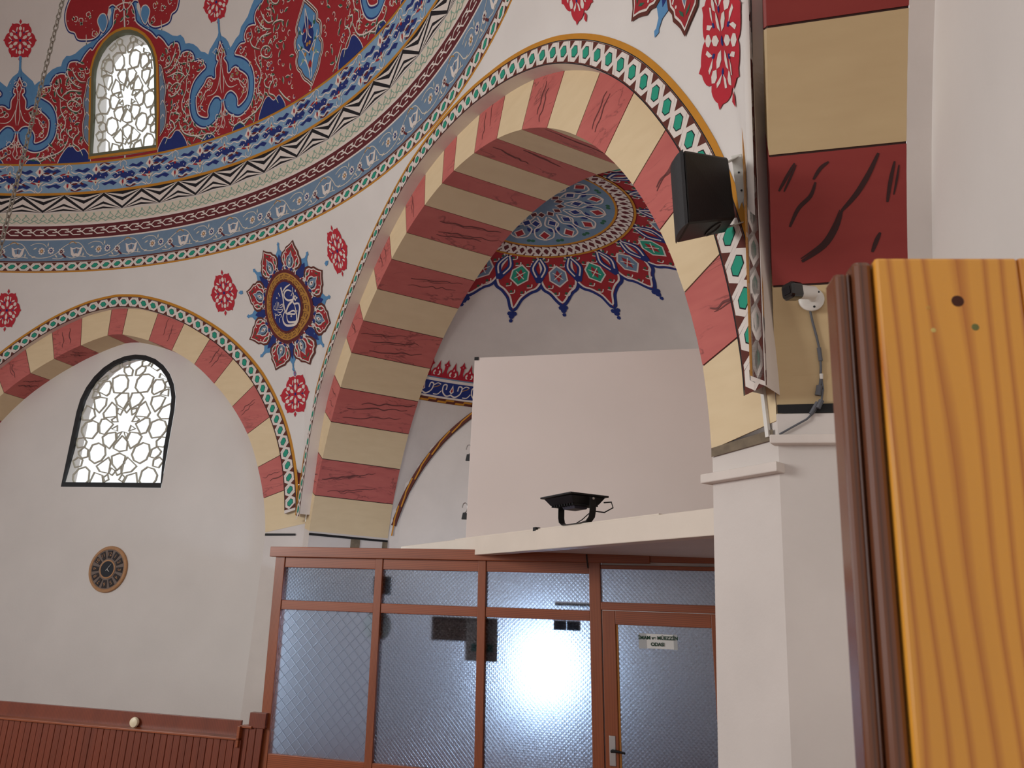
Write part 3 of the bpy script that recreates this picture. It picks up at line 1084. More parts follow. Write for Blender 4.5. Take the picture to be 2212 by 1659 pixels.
for ti, az0 in enumerate((4.3, 30.3, 55.9)):
    a = Art(dome, base=.003, step=.0012)
    for side in (1, -1):
        win = (side == 1) == (ti % 2 == 0)        # a window lies on this side of the tulip, else a cartouche
        wide = 12.9

        def M(l, dx=0.0): return [((az0 + side * (x + dx)) * KX, y) for x, y in l]
        ob, rd = (OBL, REDL) if win else (OBR, REDR)
        hl = HOLEF if win else []
        top = ob[-1][0]
        poly = M(ob + [(wide, ob[-1][1]), (wide, YB), (0, YB)])
        fillh(a, poly, 'blue', 0, hl)
        poly = M(rd + [(0, 2.55), (0, YB), (wide, YB), (wide, rd[0][1])])
        a.stroke(M(rd), .075, 'navy', 1)
        if win:
            lob = M(LOBE)
            a.stroke(lob, .07, 'navy', 1)
            a.stroke(M(VOL), .05, 'navy', 1, closed=True)
            fillh(a, lob, 'red', 2, hl)
            a.stroke(lob, .02, 'white', 3)
            a.fill(spline(M(VOL), True), 'blue', 4)
            a.stroke(M(VOL), .018, 'white', 5, closed=True)
        fillh(a, poly, 'red', 2, hl)
        a.stroke(M(rd), .021, 'white', 3)
        tp = M(TUL + [(0, 2.62)])
        a.stroke(M(TUL), .075, 'navy', 1)
        a.fill(tp, 'red', 2, .1)
        a.stroke(M(TUL), .021, 'white', 3)
        # navy beds along the lower edge
        for l in ([(4.9, YB), (5.2, 2.14), (5.9, 2.30), (6.5, 2.33), (7.2, 2.22), (8.0, 2.26), (8.7, 2.10), (8.8, YB)], [(1.2, YB), (1.6, 2.10), (2.5, 2.12), (3.0, YB)]):
            a.fill(M(l), 'navy', 3)
            a.stroke(M(l), .014, 'white', 4)
        for l in STR:
            l2 = [(min(x, 8.0), y) if win else (x, y) for x, y in l]
            if win and (max(x for x, y in l) > 8.3 and max(y for x, y in l) < 4.3): continue
            a.stroke(M(l2), .020, 'white', 5, taper=True)
            a.stroke([(x, y - .022) for x, y in M(l2)], .016, 'green', 4, taper=True)
        for l in STT:
            a.stroke(M(l), .017, 'white', 5, taper=True)
        rng = random.Random(ti * 7 + side)
        # curls, blossoms and dots through the red ground
        for (x, y) in ((5.2, 2.35), (6.6, 2.78), (7.6, 2.45), (5.6, 3.45), (6.3, 3.55), (7.2, 3.62), (4.2, 2.2), (6.9, 3.05), (2.9, 3.33), (4.4, 3.48), (7.9, 3.2), (6.2, 3.25), (5.1, 2.72), (5.6, 2.95), (8.0, 3.7), (3.0, 2.78), (2.9, 2.6), (1.5, 2.95), (.45, 3.42), (.5, 2.35), (1.0, 2.2), (2.2, 2.95), (9.3, 4.3), (7.4, 4.5), (8.5, 4.6), (6.4, 4.6), (9.4, 4.05)):
            if not win and (x > 9 or y > 4.35): continue
            if win and x > 8.1 and y < 4.2: continue
            X, Y = M([(x, y)])[0]
            pet = rng.choice(('white', 'cream', 'sage'))
            cc = rng.choice(('green', 'black', 'gold', 'navy'))
            for k in range(5):
                t = k * 1.2566 + rng.random()
                a.dot(X + .028 * math.cos(t), Y + .028 * math.sin(t), .013, pet, 5, 5)
            a.dot(X, Y, .02, cc, 6, 6)
            t = rng.random() * 6.28
            a.stroke([(X + .05 * math.cos(t), Y + .05 * math.sin(t)), (X + .09 * math.cos(t + .5), Y + .09 * math.sin(t + .5)), (X + .10 * math.cos(t + 1.3), Y + .10 * math.sin(t + 1.3)), (X + .06 * math.cos(t + 1.9), Y + .06 * math.sin(t + 1.9))], .014, 'white', 5)
            for k in range(3):
                t = rng.random() * 6.28
                a.dot(X + .13 * math.cos(t), Y + .12 * math.sin(t), .009, 'white', 5, 5)
        placed = []
        tries = 0
        while len(placed) < 110 and tries < 2500:
            tries += 1
            x, y = rng.uniform(.2, 12.7), rng.uniform(2.06, 4.9)
            if not inside((x, y), rd + [(0, 2.55), (0, YB), (wide, YB), (wide, rd[0][1])]): continue
            if win and 7.6 < x and y < 4.40: continue
            if not win and abs(x - wide) < 2.5 and 2.08 < y < 3.5: continue
            if 4.8 < x < 8.9 and y < 2.33: continue
            if any(abs(x - p[0]) * KX < .085 and abs(y - p[1]) < .085 for p in placed): continue
            placed.append((x, y))
            X, Y = M([(x, y)])[0]
            t0, sg = rng.random() * 6.28, rng.choice((-1, 1))
            r0 = rng.uniform(.035, .06)
            kind = rng.random()
            if kind < .6:
                a.stroke([(X + r0 * (1 - .12 * q_) * math.cos(t0 + sg * q_ * .8), Y + r0 * (1 - .12 * q_) * math.sin(t0 + sg * q_ * .8)) for q_ in range(6)], .014, rng.choice(('white', 'white', 'cream')), 4, taper=True)
                a.dot(X, Y, .014, rng.choice(('green', 'gold', 'navy', 'maroon')), 4, 5)
            else:
                a.fill(xf([(-.06, 0), (-.01, .022), (.06, .006), (0, -.016)], X, Y, 1, 1, t0), 'green', 4)
                a.stroke(xf([(-.06, .012), (0, .032), (.06, .012)], X, Y, 1, 1, t0), .011, 'white', 5)
        if not win:
            cp = M([(wide - x, y) for x, y in CARTR] + [(wide, 2.10), (wide, 3.44)])
            edge = M([(wide - x, y) for x, y in CARTR])
            a.stroke(edge, .085, 'white', 5)
            a.fill(cp, 'blue', 6, .12)
            a.stroke(edge, .05, 'brown', 7)
            a.stroke(edge, .014, 'white', 8)
            a.fill(M([(wide, 3.2), (wide - .8, 3.02), (wide - 1.0, 2.86), (wide - .7, 2.7), (wide, 2.55)]), 'navy', 7)
            for l in ([(1.7, 2.75), (.9, 2.72), (.1, 2.6)], [(1.6, 2.85), (.8, 2.6), (.2, 2.3)], [(.1, 3.3), (.3, 3.1), (.2, 2.9), (.6, 2.8)], [(1.3, 3.1), (.9, 2.95), (.4, 3.0)], [(1.5, 2.5), (.9, 2.55), (.4, 2.4), (.2, 2.2)]):
                a.stroke(M([(wide - x, y) for x, y in l]), .018, 'white', 9)
            for (x, y, c_) in ((.5, 2.98, 'red'), (.7, 2.62, 'gold'), (.2, 2.42, 'red'), (1.2, 2.75, 'green'), (1.1, 2.55, 'sage'), (1.2, 3.0, 'green'), (.3, 2.75, 'gold')):
                X, Y = M([(wide - x, y)])[0]
                a.dot(X, Y, .035, c_, 9, 6)
            a.dot(M([(wide, 2.42)])[0][0], 2.42, .03, 'red', 10, 4, .07)
            # upper cartouche and leaves to the top of the peak
            a.fill(M([(wide, 3.6), (wide - 1.2, 3.72), (wide - 1.7, 3.95), (wide - 1.2, 4.15), (wide - .6, 4.25), (wide, 4.5)]), 'navy', 5)
            a.stroke(M([(wide, 3.6), (wide - 1.2, 3.72), (wide - 1.7, 3.95), (wide - 1.2, 4.15), (wide - .6, 4.25), (wide, 4.5)]), .018, 'white', 6)
            a.dot(M([(wide, 4)])[0][0], 4.0, .06, 'gold', 7, 8)
        else:
            # blue half-medallions beside the window
            l = [(8.55, 2.3), (7.9, 2.45), (7.7, 2.7), (7.9, 2.9), (7.7, 3.1), (7.95, 3.3), (8.2, 3.5), (8.55, 3.55)]
            a.fill(M(l), 'slate', 5)
            a.stroke(M(l), .04, 'maroon', 6)
            a.stroke(M(l), .014, 'white', 7)
            for y in (2.6, 2.85, 3.1, 3.35):
                a.stroke(M([(8.45, y), (8.15, y + .07), (8.0, y + .02)]), .014, 'white', 7)
    # rosette on the white ground over the tulip
    a.stroke([(az0 * KX, 3.62), (az0 * KX, 3.98)], .045, 'blue', 4)
    a.dot(az0 * KX, 3.93, .03, 'blue', 4, 6, .05)
    rosette(a, (az0 - .1) * KX, 4.26, .34, .33, 1)
    a.build('painted_arabesque', ceiling)


# ------------------------------------------------------------------ lattice windows
WIN = [[(0.008, 5.64), (0.123, 5.696), (0.251, 5.692), (0.328, 5.605), (0.339, 5.471), (0.253, 5.381), (0.085, 5.394), (0.028, 5.513)], [(-0.44, 4.755), (-0.383, 4.845), (-0.253, 4.876), (-0.135, 4.833), (-0.109, 4.685), (-0.189, 4.572), (-0.36, 4.59), (-0.433, 4.689)], [(-0.148, 4.442), (-0.029, 4.473), (0.111, 4.408), (0.151, 4.279), (0.088, 4.184), (-0.035, 4.136), (-0.147, 4.2), (-0.188, 4.329)], [(-0.419, 3.927), (-0.336, 4.023), (-0.209, 4.056), (-0.116, 3.992), (-0.096, 3.834), (-0.157, 3.77), (-0.35, 3.769), (-0.409, 3.848)], [(-0.262, 5.487), (-0.186, 5.586), (-0.059, 5.591), (-0.012, 5.514), (-0.02, 5.38), (-0.069, 5.339), (-0.256, 5.419)], [(-0.309, 5.269), (-0.197, 5.3), (-0.055, 5.28), (-0.047, 5.163), (-0.153, 5.032), (-0.252, 5.117)], [(-0.507, 4.988), (-0.439, 5.154), (-0.284, 5.084), (-0.226, 4.967), (-0.298, 4.902), (-0.467, 4.904)], [(0.026, 4.08), (0.231, 4.223), (0.286, 4.152), (0.293, 3.962), (0.114, 3.993)], [(-0.056, 3.787), (0.007, 3.961), (0.171, 3.914), (0.223, 3.773)], [(0.302, 4.247), (0.443, 4.295), (0.567, 4.247), (0.573, 4.136), (0.459, 4.018), (0.341, 4.12)], [(-0.489, 4.558), (-0.375, 4.573), (-0.3, 4.508), (-0.319, 4.426), (-0.453, 4.411), (-0.503, 4.493)], [(-0.413, 4.329), (-0.323, 4.402), (-0.235, 4.361), (-0.217, 4.248), (-0.318, 4.224), (-0.391, 4.281)], [(-0.49, 4.168), (-0.406, 4.224), (-0.308, 4.184), (-0.313, 4.087), (-0.424, 4.063)], [(0.21, 5.829), (0.303, 5.851), (0.385, 5.789), (0.386, 5.696), (0.298, 5.699), (0.225, 5.761)], [(0.129, 5.926), (0.219, 5.965), (0.293, 5.937), (0.281, 5.861), (0.163, 5.865)], [(-0.109, 5.806), (0.068, 5.894), (0.091, 5.833), (-0.032, 5.769)], [(0.141, 5.275), (0.237, 5.365), (0.383, 5.361), (0.411, 5.236), (0.346, 5.097), (0.203, 5.174)], [(-0.051, 5.014), (0.08, 5.202), (0.185, 5.125), (0.233, 4.959), (-0.014, 4.939)], [(-0.088, 4.8), (-0.063, 4.898), (0.023, 4.905), (0.19, 4.813), (0.056, 4.643), (-0.047, 4.668)], [(0.031, 4.586), (0.114, 4.642), (0.272, 4.665), (0.312, 4.535), (0.211, 4.391), (0.077, 4.473)], [(0.305, 4.439), (0.43, 4.599), (0.557, 4.502), (0.57, 4.358), (0.432, 4.342), (0.307, 4.391)], [(0.242, 5.091), (0.334, 5.065), (0.305, 4.983), (0.237, 5.025)], [(0.152, 4.895), (0.237, 4.943), (0.275, 4.86), (0.179, 4.862)], [(0.19, 4.731), (0.284, 4.779), (0.303, 4.697)], [(0.316, 4.64), (0.404, 4.672), (0.342, 4.567)], [(0.381, 5.072), (0.436, 5.17), (0.489, 5.103), (0.43, 5.022)], [(-0.326, 5.59), (-0.227, 5.758), (-0.135, 5.704), (-0.119, 5.635)], [(-0.374, 5.456), (-0.322, 5.573), (-0.264, 5.538), (-0.278, 5.47)], [(-0.357, 5.303), (-0.345, 5.421), (-0.247, 5.385), (-0.206, 5.334)], [(0.311, 3.962), (0.331, 4.041), (0.427, 3.994), (0.375, 3.931)], [(0.216, 3.883), (0.281, 3.93), (0.318, 3.852), (0.25, 3.82)]]
WAX = .43
LATT = mat('grey_lattice_plaster', (186, 182, 166), .7)
FRAMEK = mat('black_window_frame', (34, 34, 36), .5)
OLIVE = mat('olive_window_frame', (104, 106, 84), .6)
PANE = bpy.data.materials.new('clear_window_glass')
PANE.use_nodes = True
nt = PANE.node_tree
nt.nodes.clear()
o_ = nt.nodes.new('ShaderNodeOutputMaterial')
t_ = nt.nodes.new('ShaderNodeBsdfTransparent')
t_.inputs[0].default_value = (.97, .98, .98, 1)
g_ = nt.nodes.new('ShaderNodeBsdfGlossy')
g_.inputs['Roughness'].default_value = .05
x_ = nt.nodes.new('ShaderNodeMixShader')
x_.inputs[0].default_value = .05
nt.links.new(t_.outputs[0], x_.inputs[1])
nt.links.new(g_.outputs[0], x_.inputs[2])
nt.links.new(x_.outputs[0], o_.inputs[0])


def lattice_mesh(F, clip, name, parent, wid=.024, dep=.025):
    """F(s, z, off) -> point; cells traced on the left half and mirrored about the axis"""
    v, f = [], []
    cells = []
    for c_ in WIN:
        cells.append(c_)
        m = [(2 * WAX - x, z) for x, z in c_][::-1]
        if abs(sum(x for x, z in c_) / len(c_) - WAX) > .06:
            cells.append(m)
    for c_ in cells:
        if not all(inside(p, clip) for p in c_):
            c_ = [p for p in c_ if inside(p, clip)]
            if len(c_) < 3: continue
        n = len(c_)
        cx, cy = sum(p[0] for p in c_) / n, sum(p[1] for p in c_) / n
        outp, inp = [], []
        for x, z in c_:
            l = math.hypot(x - cx, z - cy) or 1
            outp.append((x + (x - cx) / l * wid * .9, z + (z - cy) / l * wid * .9))
            inp.append((x - (x - cx) / l * wid * .12, z - (z - cy) / l * wid * .12))
        b = len(v)
        for lp, off in ((outp, 0), (inp, 0), (inp, dep), (outp, dep)):
            v += [F(p[0], p[1], off) for p in lp]
        for r_ in range(4):
            q_ = (r_ + 1) % 4
            for i in range(n):
                j = (i + 1) % n
                f.append((b + r_ * n + i, b + r_ * n + j, b + q_ * n + j, b + q_ * n + i))
    return mesh(name, v, f, LATT, parent)


def loop_strip(F, lpa, offa, lpb, offb, name, m, parent):
    n = len(lpa)
    v = [F(p[0], p[1], offa) for p in lpa] + [F(p[0], p[1], offb) for p in lpb]
    f = [(i, (i + 1) % n, n + (i + 1) % n, n + i) for i in range(n)]
    return mesh(name, v, f, m, parent)


# window in the left bay
WL = arch_loop(.43, 1.02, 3.71, 6.06)
win1 = tag(empty('window_1', P1.X(.43, 3.71, .5)), 'arched white lattice window with black frame in the left bay', kind='structure')
F1 = lambda a_, z_, off: P1.X(a_, z_, .5 + off)
loop_strip(F1, WL, -.004, frame_pts(WL, -.085), -.004, 'frame', FRAMEK, win1)
loop_strip(F1, frame_pts(WL, -.085), -.004, frame_pts(WL, -.085), .05, 'frame', FRAMEK, win1)
inner = frame_pts(WL, -.085)
lattice_mesh(lambda a_, z_, off: F1(a_, z_, off + .04), frame_pts(WL, -.06), 'lattice', win1)
mesh('pane', [F1(p[0], p[1], .09) for p in WL], [tuple(range(len(WL)))], PANE, win1)
# tympanum wall with the opening
arc = [A1.sz(ph, A1.ri(ph) + .12) for ph in range(0, 181, 3)]
outer = [(4.6, -.0), (4.6, 2.35)] + arc + [(-3.9, 2.35), (-3.9, 0)]
tri = tessellate_polygon([[Vector((p[0], p[1], 0)) for p in outer], [Vector((p[0], p[1], 0)) for p in WL]])
pts = outer + WL
mesh('wall_tympanum', [P1.X(p[0], p[1], .5) for p in pts], tri, PLASTER, wall_left)
loop_strip(F1, WL, 0, WL, .30, 'window_reveal', PLASTER, wall_left)

# dome windows
for k, azc in enumerate(WINS):
    wv_ = tag(empty('window_%d' % (k + 2), dome(azc * KX, 2.11, -.1)), ('arched lattice window at the foot of the painted dome', 'lattice window of the dome above the right bay')[k], kind='structure')
    lp = HOLES[k]
    Fd = lambda x, h, off: dome(x, h, -off)
    loop_strip(Fd, frame_pts(lp, .055), -.008, frame_pts(lp, -.0), -.012, 'frame', P['ochre'], wv_)
    loop_strip(Fd, frame_pts(lp, .004), -.014, frame_pts(lp, -.05), -.014, 'frame', OLIVE, wv_)
    loop_strip(Fd, frame_pts(lp, -.05), -.014, frame_pts(lp, -.05), .05, 'frame', OLIVE, wv_)
    loop_strip(Fd, lp, 0, lp, .4, 'reveal', PLASTER, wv_)
    cx = azc * KX
    sx_, sy_ = .76 / 1.02, 2.17 / 2.35
    Fw = lambda a_, z_, off, cx=cx: Fd(cx + (a_ - .43) * sx_, 2.11 + (z_ - 3.71) * sy_, off + .05)
    lattice_mesh(Fw, frame_pts(WL, -.05), 'lattice', wv_, wid=.026)
    tr = tessellate_polygon([[Vector((p[0], p[1], 0)) for p in lp]])
    mesh('pane', [Fd(p[0], p[1], .1) for p in lp], tr, PANE, wv_)

# ------------------------------------------------------------------ medallions and rosettes on the pendentives
KP = .1876
CAL = [[(37.582, 6.697), (37.636, 6.621), (37.668, 6.532), (37.608, 6.441), (37.653, 6.356), (37.818, 6.299)], [(37.778, 6.621), (38.241, 6.665), (38.887, 6.695)], [(38.902, 6.591), (38.468, 6.623), (38.098, 6.611), (37.878, 6.569), (37.983, 6.519), (38.359, 6.475), (38.891, 6.473), (39.059, 6.515), (39.14, 6.564)], [(39.075, 6.515), (38.885, 6.459), (38.348, 6.411), (37.969, 6.353), (37.737, 6.309)], [(38.883, 6.454), (38.93, 6.414), (39.093, 6.4), (39.368, 6.4), (39.535, 6.386)], [(39.532, 6.402), (39.548, 6.325), (39.354, 6.237), (39.094, 6.15), (38.517, 6.108), (37.721, 6.126), (37.243, 6.175), (37.117, 6.245), (37.294, 6.304), (37.598, 6.34)], [(37.818, 6.299), (38.197, 6.298), (38.663, 6.314), (38.917, 6.298), (38.886, 6.262), (38.371, 6.276), (37.977, 6.288)], [(39.036, 6.386), (39.085, 6.296), (39.064, 6.221), (38.879, 6.152), (38.09, 6.161), (37.834, 6.201), (37.808, 6.257), (37.945, 6.299)]]
CALS = [[(36.504, 6.509), (36.45, 6.418)], [(36.698, 6.521), (36.67, 6.42)], [(36.893, 6.505), (36.85, 6.423)], [(37.033, 6.453), (37.424, 6.46), (37.303, 6.425), (36.988, 6.425)], [(36.285, 6.479), (36.137, 6.437), (36.353, 6.41), (37.289, 6.388)], [(37.462, 6.438), (37.376, 6.385), (36.965, 6.353), (36.562, 6.377)], [(36.194, 6.37), (36.231, 6.322), (36.429, 6.343), (36.566, 6.318), (36.842, 6.33), (37.025, 6.305), (36.859, 6.28)], [(36.219, 6.312), (36.119, 6.285)], [(36.677, 6.274), (36.64, 6.212)], [(37.071, 6.637), (37.237, 6.576)], [(36.758, 6.584), (36.82, 6.568), (36.712, 6.567), (36.755, 6.582)], [(39.123, 6.641), (39.065, 6.579), (38.743, 6.528)], [(39.394, 6.598), (39.435, 6.575), (39.346, 6.572), (39.4, 6.593)]]
DOT = [(39.254, 6.506), (39.411, 6.479), (39.227, 6.456), (39.132, 6.477), (38.418, 6.242), (39.212, 6.292)]
PETAL = [(1.40, .24), (1.52, .20), (1.56, .34), (1.68, .52), (1.86, .60), (2.04, .55), (2.16, .42), (2.28, .38), (2.38, .24), (2.46, .14), (2.62, .0)]


def medallion(name, az0, z0, text, rot0=0.0, sc=.372):
    a = Art(lambda x, y, off: pend(x / KP, y, off), base=.005, step=.0022, big=.12)
    cx, cy = az0 * KP, z0

    def T(l, rot=0, k=1.0): return xf([(p[0] * k, p[1] * k) for p in l], cx, cy, sc, sc, rot)

    def circ(r, n=48): return [(r * math.cos(2 * PI * i / n), r * math.sin(2 * PI * i / n)) for i in range(n)]
    for i in range(8):
        th = rot0 + i * PI / 4
        fin = [(1.5, .16), (1.9, .16), (2.05, .34), (2.12, .22), (2.28, .07), (2.45, .05), (2.50, .09), (2.60, .0)]
        fp = fin + [(x, -y) for x, y in fin[::-1]]
        a.fill(T(fp, th + PI / 8), 'blue', 1)
        a.fill(T([(1.4, .2), (1.9, .13), (2.1, .0), (1.9, -.13), (1.4, -.2)], th + PI / 8), 'navy', 2)
        pp = PETAL + [(x, -y) for x, y in PETAL[::-1]]
        a.fill(T([(1.93 + (x - 1.93) * 1.06, y * 1.09) for x, y in pp], th), 'brown', 3)
        a.fill(T([(1.90 + (x - 1.90) * .93, y * .93) for x, y in pp], th), 'white', 4)
        a.fill(T([(1.88 + (x - 1.88) * .86, y * .84) for x, y in pp], th), 'red', 5)
        # blue-grey bud with white rim, little green and navy leaves
        bud = [(1.55, .0), (1.62, .16), (1.80, .22), (1.95, .17), (2.02, .08), (2.18, .0)]
        bp_ = bud + [(x, -y) for x, y in bud[::-1][1:-1]]
        a.fill(T([(1.83 + (x - 1.83) * 1.15, y * 1.2) for x, y in bp_], th), 'white', 6)
        a.fill(T(bp_, th), 'slate', 7)
        a.stroke(T([(1.6, .12), (1.8, .17), (1.97, .10)], th), .014, 'black', 8)
        a.stroke(T([(1.6, -.12), (1.8, -.17), (1.97, -.10)], th), .014, 'black', 8)
        a.fill(T([(1.62, .0), (1.76, .08), (1.95, .0), (1.76, -.08)], th), 'white', 8)
        a.dot(*T([(1.80, 0)], th)[0], .014, 'maroon', 9, 6)
        for sg in (1, -1):
            a.stroke(T([(1.52, .26 * sg), (1.68, .36 * sg), (1.86, .34 * sg), (2.02, .42 * sg)], th), .017, 'white', 6)
            a.fill(T([(1.70, .38 * sg), (1.80, .46 * sg), (1.88, .40 * sg), (1.78, .34 * sg)], th), 'green', 6)
            a.fill(T([(2.18, .20 * sg), (2.28, .14 * sg), (2.34, .03 * sg), (2.26, .06 * sg)], th), 'green', 6)
            a.fill(T([(1.42, .10 * sg), (1.50, .24 * sg), (1.60, .18 * sg), (1.52, .06 * sg)], th), 'navy', 6)
            a.dot(*T([(2.10, .30 * sg)], th)[0], .012, 'white', 6, 5)
            a.stroke(T([(1.36, .42 * sg), (1.50, .40 * sg), (1.62, .30 * sg)], th), .014, 'white', 6)
    a.fill(T(circ(1.46)), 'maroon', 6, .06)
    for i in range(48):
        t = 2 * PI * i / 48
        if i % 6 in (1, 5):
            a.dot(*T([(1.50 * math.cos(t), 1.50 * math.sin(t))])[0], .014, 'red', 7, 5)
    a.fill(T(circ(1.32)), 'gold', 7, .06)
    for i in range(22):      # meander on the gold ring
        t = 2 * PI * i / 22
        d_ = 2 * PI / 22
        seg = [(1.24, 0), (1.24, .62), (1.13, .62), (1.13, .30), (1.18, .30)]
        a.stroke(T([(r * math.cos(t + d_ * q_), r * math.sin(t + d_ * q_)) for r, q_ in seg]), .010, 'brown', 8, smooth=False)
        seg = [(1.18, .86), (1.06, .86), (1.06, .1)]
        a.stroke(T([(r * math.cos(t + d_ * q_), r * math.sin(t + d_ * q_)) for r, q_ in seg]), .010, 'brown', 8, smooth=False)
    a.fill(T(circ(1.04)), 'maroon', 9, .06)
    a.fill(T(circ(.96)), 'navy', 10, .05)
    o = a.build(name, ceiling)
    if text:
        b = Art(lambda x, y, off: pend(x / KP, y, off), base=.033, step=.0008)
        for i, l in enumerate(CAL):
            b.stroke([(x * KP, y) for x, y in l], (.034, .026, .030, .032, .026, .036, .022, .030)[i], 'white', 1, taper=(i in (1, 2, 5, 7)))
        for l in CALS:
            b.stroke([(x * KP, y) for x, y in l], .012, 'white', 1)
        for x, y in DOT[:4]:
            b.dot(x * KP, y, .021, 'white', 1, 4)
        b.dot(DOT[4][0] * KP, DOT[4][1], .019, 'white', 1, 4)
        b.dot(DOT[5][0] * KP, DOT[5][1], .009, 'white', 1, 6)
        b.build('calligraphy', o)
    return o


medallion('painted_medallion', 37.77, 6.41, True, rot0=rad(67))
medallion('painted_medallion', 86.5, 6.46, False, rot0=rad(67))
a = Art(lambda x, y, off: pend(x / KP, y, off), base=.005, step=.003, big=.10)
rosette(a, 30.25 * KP, 6.84, .29, .32)
rosette(a, 45.1 * KP, 6.93, .25, .31)
rosette(a, 37.95 * KP, 5.09, .29, .31)
rosette(a, 5.3 * KP, 6.80, .28, .34)
rosette(a, 78.6 * KP, 6.90, .26, .33)
rosette(a, 86.4 * KP, 5.22, .27, .38)
for x, y, ang in ((37.9, 5.42, 0), (32.2, 6.80, 90), (43.4, 6.85, -70)):
    a.fill(xf([(-.022, -.05), (-.03, 0), (0, .05), (.03, 0), (.022, -.05)], x * KP, y, 1, 1, rad(ang)), 'blue', 1)
a.build('painted_rosettes', ceiling)

# ------------------------------------------------------------------ pillars under the arches
b = MB()
q = [P1.X(3.79, 0, .50), P1.X(3.79, 0, .075), P1.X(4.43, 0, .075), P2.X(-4.09, 0, .156), P2.X(-4.09, 0, 1.5)]
top = 2.63
b.prism([p + Z * 3.17 for p in q], q)
pil12 = b.build('pillar_corner', PLASTER2, wall_back)
b = MB()
q = [P2.X(4.24, 0, 1.5), P2.X(4.24, 0, .156), P2.X(4.71, 0, .156), PJ.X(11.44, 0, 0.006), P3.X(-4.04, 0, 1.6)]
b.prism([p + Z * 3.04 for p in q], q)
pil23 = b.build('pillar_corner', PLASTER2, wall_back)
# capital bands, mouldings and black painted stripes
b = MB()
e2 = P2.n
b.hexa([P2.X(4.20, 2.76, .10), P2.X(4.745, 2.76, .10), P2.X(4.745, 2.81, .10), P2.X(4.20, 2.81, .10), P2.X(4.20, 2.76, .3), P2.X(4.70, 2.76, .3), P2.X(4.70, 2.81, .3), P2.X(4.20, 2.81, .3)])
b.build('capital_moulding', LIPW, wall_back, bevel=.006)
b = MB()
b.hexa([PJ.X(10.75, 2.90, -.05), PJ.X(11.52, 2.90, -.05), PJ.X(11.52, 2.945, -.05), PJ.X(10.75, 2.945, -.05), PJ.X(10.80, 2.90, .1), PJ.X(11.52, 2.90, .1), PJ.X(11.52, 2.945, .1), PJ.X(10.80, 2.945, .1)])
b.build('capital_moulding', LIPW, wall_right, bevel=.006)
b = MB()
b.hexa([PJ.X(10.79, 2.945, -.012), PJ.X(11.52, 2.945, -.012), PJ.X(11.52, 3.06, -.012), PJ.X(10.79, 3.06, -.012), PJ.X(10.79, 2.945, .08), PJ.X(11.52, 2.945, .08), PJ.X(11.52, 3.06, .08), PJ.X(10.79, 3.06, .08)])
b.build('capital_band', PLASTER2, wall_right, bevel=.004)
GREYS = mat('worn_grey_stripe', (112, 100, 84), .8, var=.35, vscale=14)
mesh('painted_stripe', [PJ.X(10.795, 3.06, -.016), PJ.X(11.52, 3.06, -.016), PJ.X(11.52, 3.11, -.016), PJ.X(10.795, 3.105, -.016)], [(0, 1, 2, 3)], BLACKP, wall_right)
mesh('painted_stripe', [P2.X(4.245, 2.905, .143), P2.X(4.69, 2.93, .143), P2.X(4.69, 2.985, .143), P2.X(4.245, 2.955, .143)], [(0, 1, 2, 3)], GREYS, wall_back)
mesh('painted_stripe', [P1.X(3.79, 2.945, .062), P1.X(4.30, 2.96, .062), P1.X(4.30, 2.99, .062), P1.X(3.79, 2.98, .062)], [(0, 1, 2, 3)], BLACKP, wall_left)
jm = lambda off, z: P2.X(-4.08, z, off)
mesh('painted_stripe', [jm(.15, 2.955), jm(1.35, 2.955), jm(1.35, 2.985), jm(.15, 2.99)], [(0, 1, 2, 3)], BLACKP, wall_back)
for o0, o1 in ((.78, .92), (1.27, 1.35)):
    b = MB()
    b.hexa([jm(o0, 2.3), jm(o1, 2.3), jm(o1, 2.955), jm(o0, 2.955)] + [p - P2.t * .02 for p in (jm(o0, 2.3), jm(o1, 2.3), jm(o1, 2.955), jm(o0, 2.955))])
    b.build('grey_jamb_strip', GREYS, wall_back)
# ring face below the springing joins the stones to the stripe
# bays: wall under arch 3 (white tympanum, close to the camera) and its return strip
v = []
for ph in range(88, 181, 2):
    v.append(A3.P(ph, A3.ri(ph), .79))
    v.append(A3.P(ph, A3.ri(ph), .90))
f = [(2 * i, 2 * i + 1, 2 * i + 3, 2 * i + 2) for i in range(len(v) // 2 - 1)]
mesh('white_reveal', v, f, PLASTER2, wall_right, smooth=True)
b = MB()
b.hexa([PJ.X(11.43, 0, 0), PJ.X(11.54, 0, 0), PJ.X(11.54, 2.93, 0), PJ.X(11.43, 2.93, 0), PJ.X(11.43, 0, .1), PJ.X(11.54, 0, .1), PJ.X(11.54, 2.93, .1), PJ.X(11.43, 2.93, .1)])
b.build('white_reveal_base', PLASTER2, wall_right)
sm = 4.2
poly = [(-4.2, 0), (sm, 0), (sm, 2.6)] + [A3.sz(ph, A3.ri(ph) + .1) for ph in range(0, 181, 4)] + [(-4.2, 2.5)]
mesh('wall_tympanum', [P3.X(p[0], p[1], .90) for p in poly], tessellate_polygon([[Vector((p[0], p[1], 0)) for p in poly]]), PLASTER, wall_right)

# ------------------------------------------------------------------ corner niche behind the wide arch
NC = P2.X(.07, 2.55, 1.35)
NR = 4.20
D4 = 3.01


def niche(az, el, off=0.0):
    """az degrees from the arch axis, el degrees up from the springing"""
    a_, e_ = rad(az), rad(el)
    d = P2.t * math.sin(a_) * math.cos(e_) + P2.n * math.cos(a_) * math.cos(e_) + Z * math.sin(e_)
    r = NR
    for n_ in (P1.n, P3.n):
        k_ = d.dot(n_)
        if k_ > 1e-4:
            r = min(r, D4 / k_)
    return NC + d * (r - off)


v, f = [], []
azs = [-90 + 2 * i for i in range(91)]
els = [2 * j for j in range(46)]
for a_ in azs:
    for e_ in els:
        v.append(niche(a_, e_))
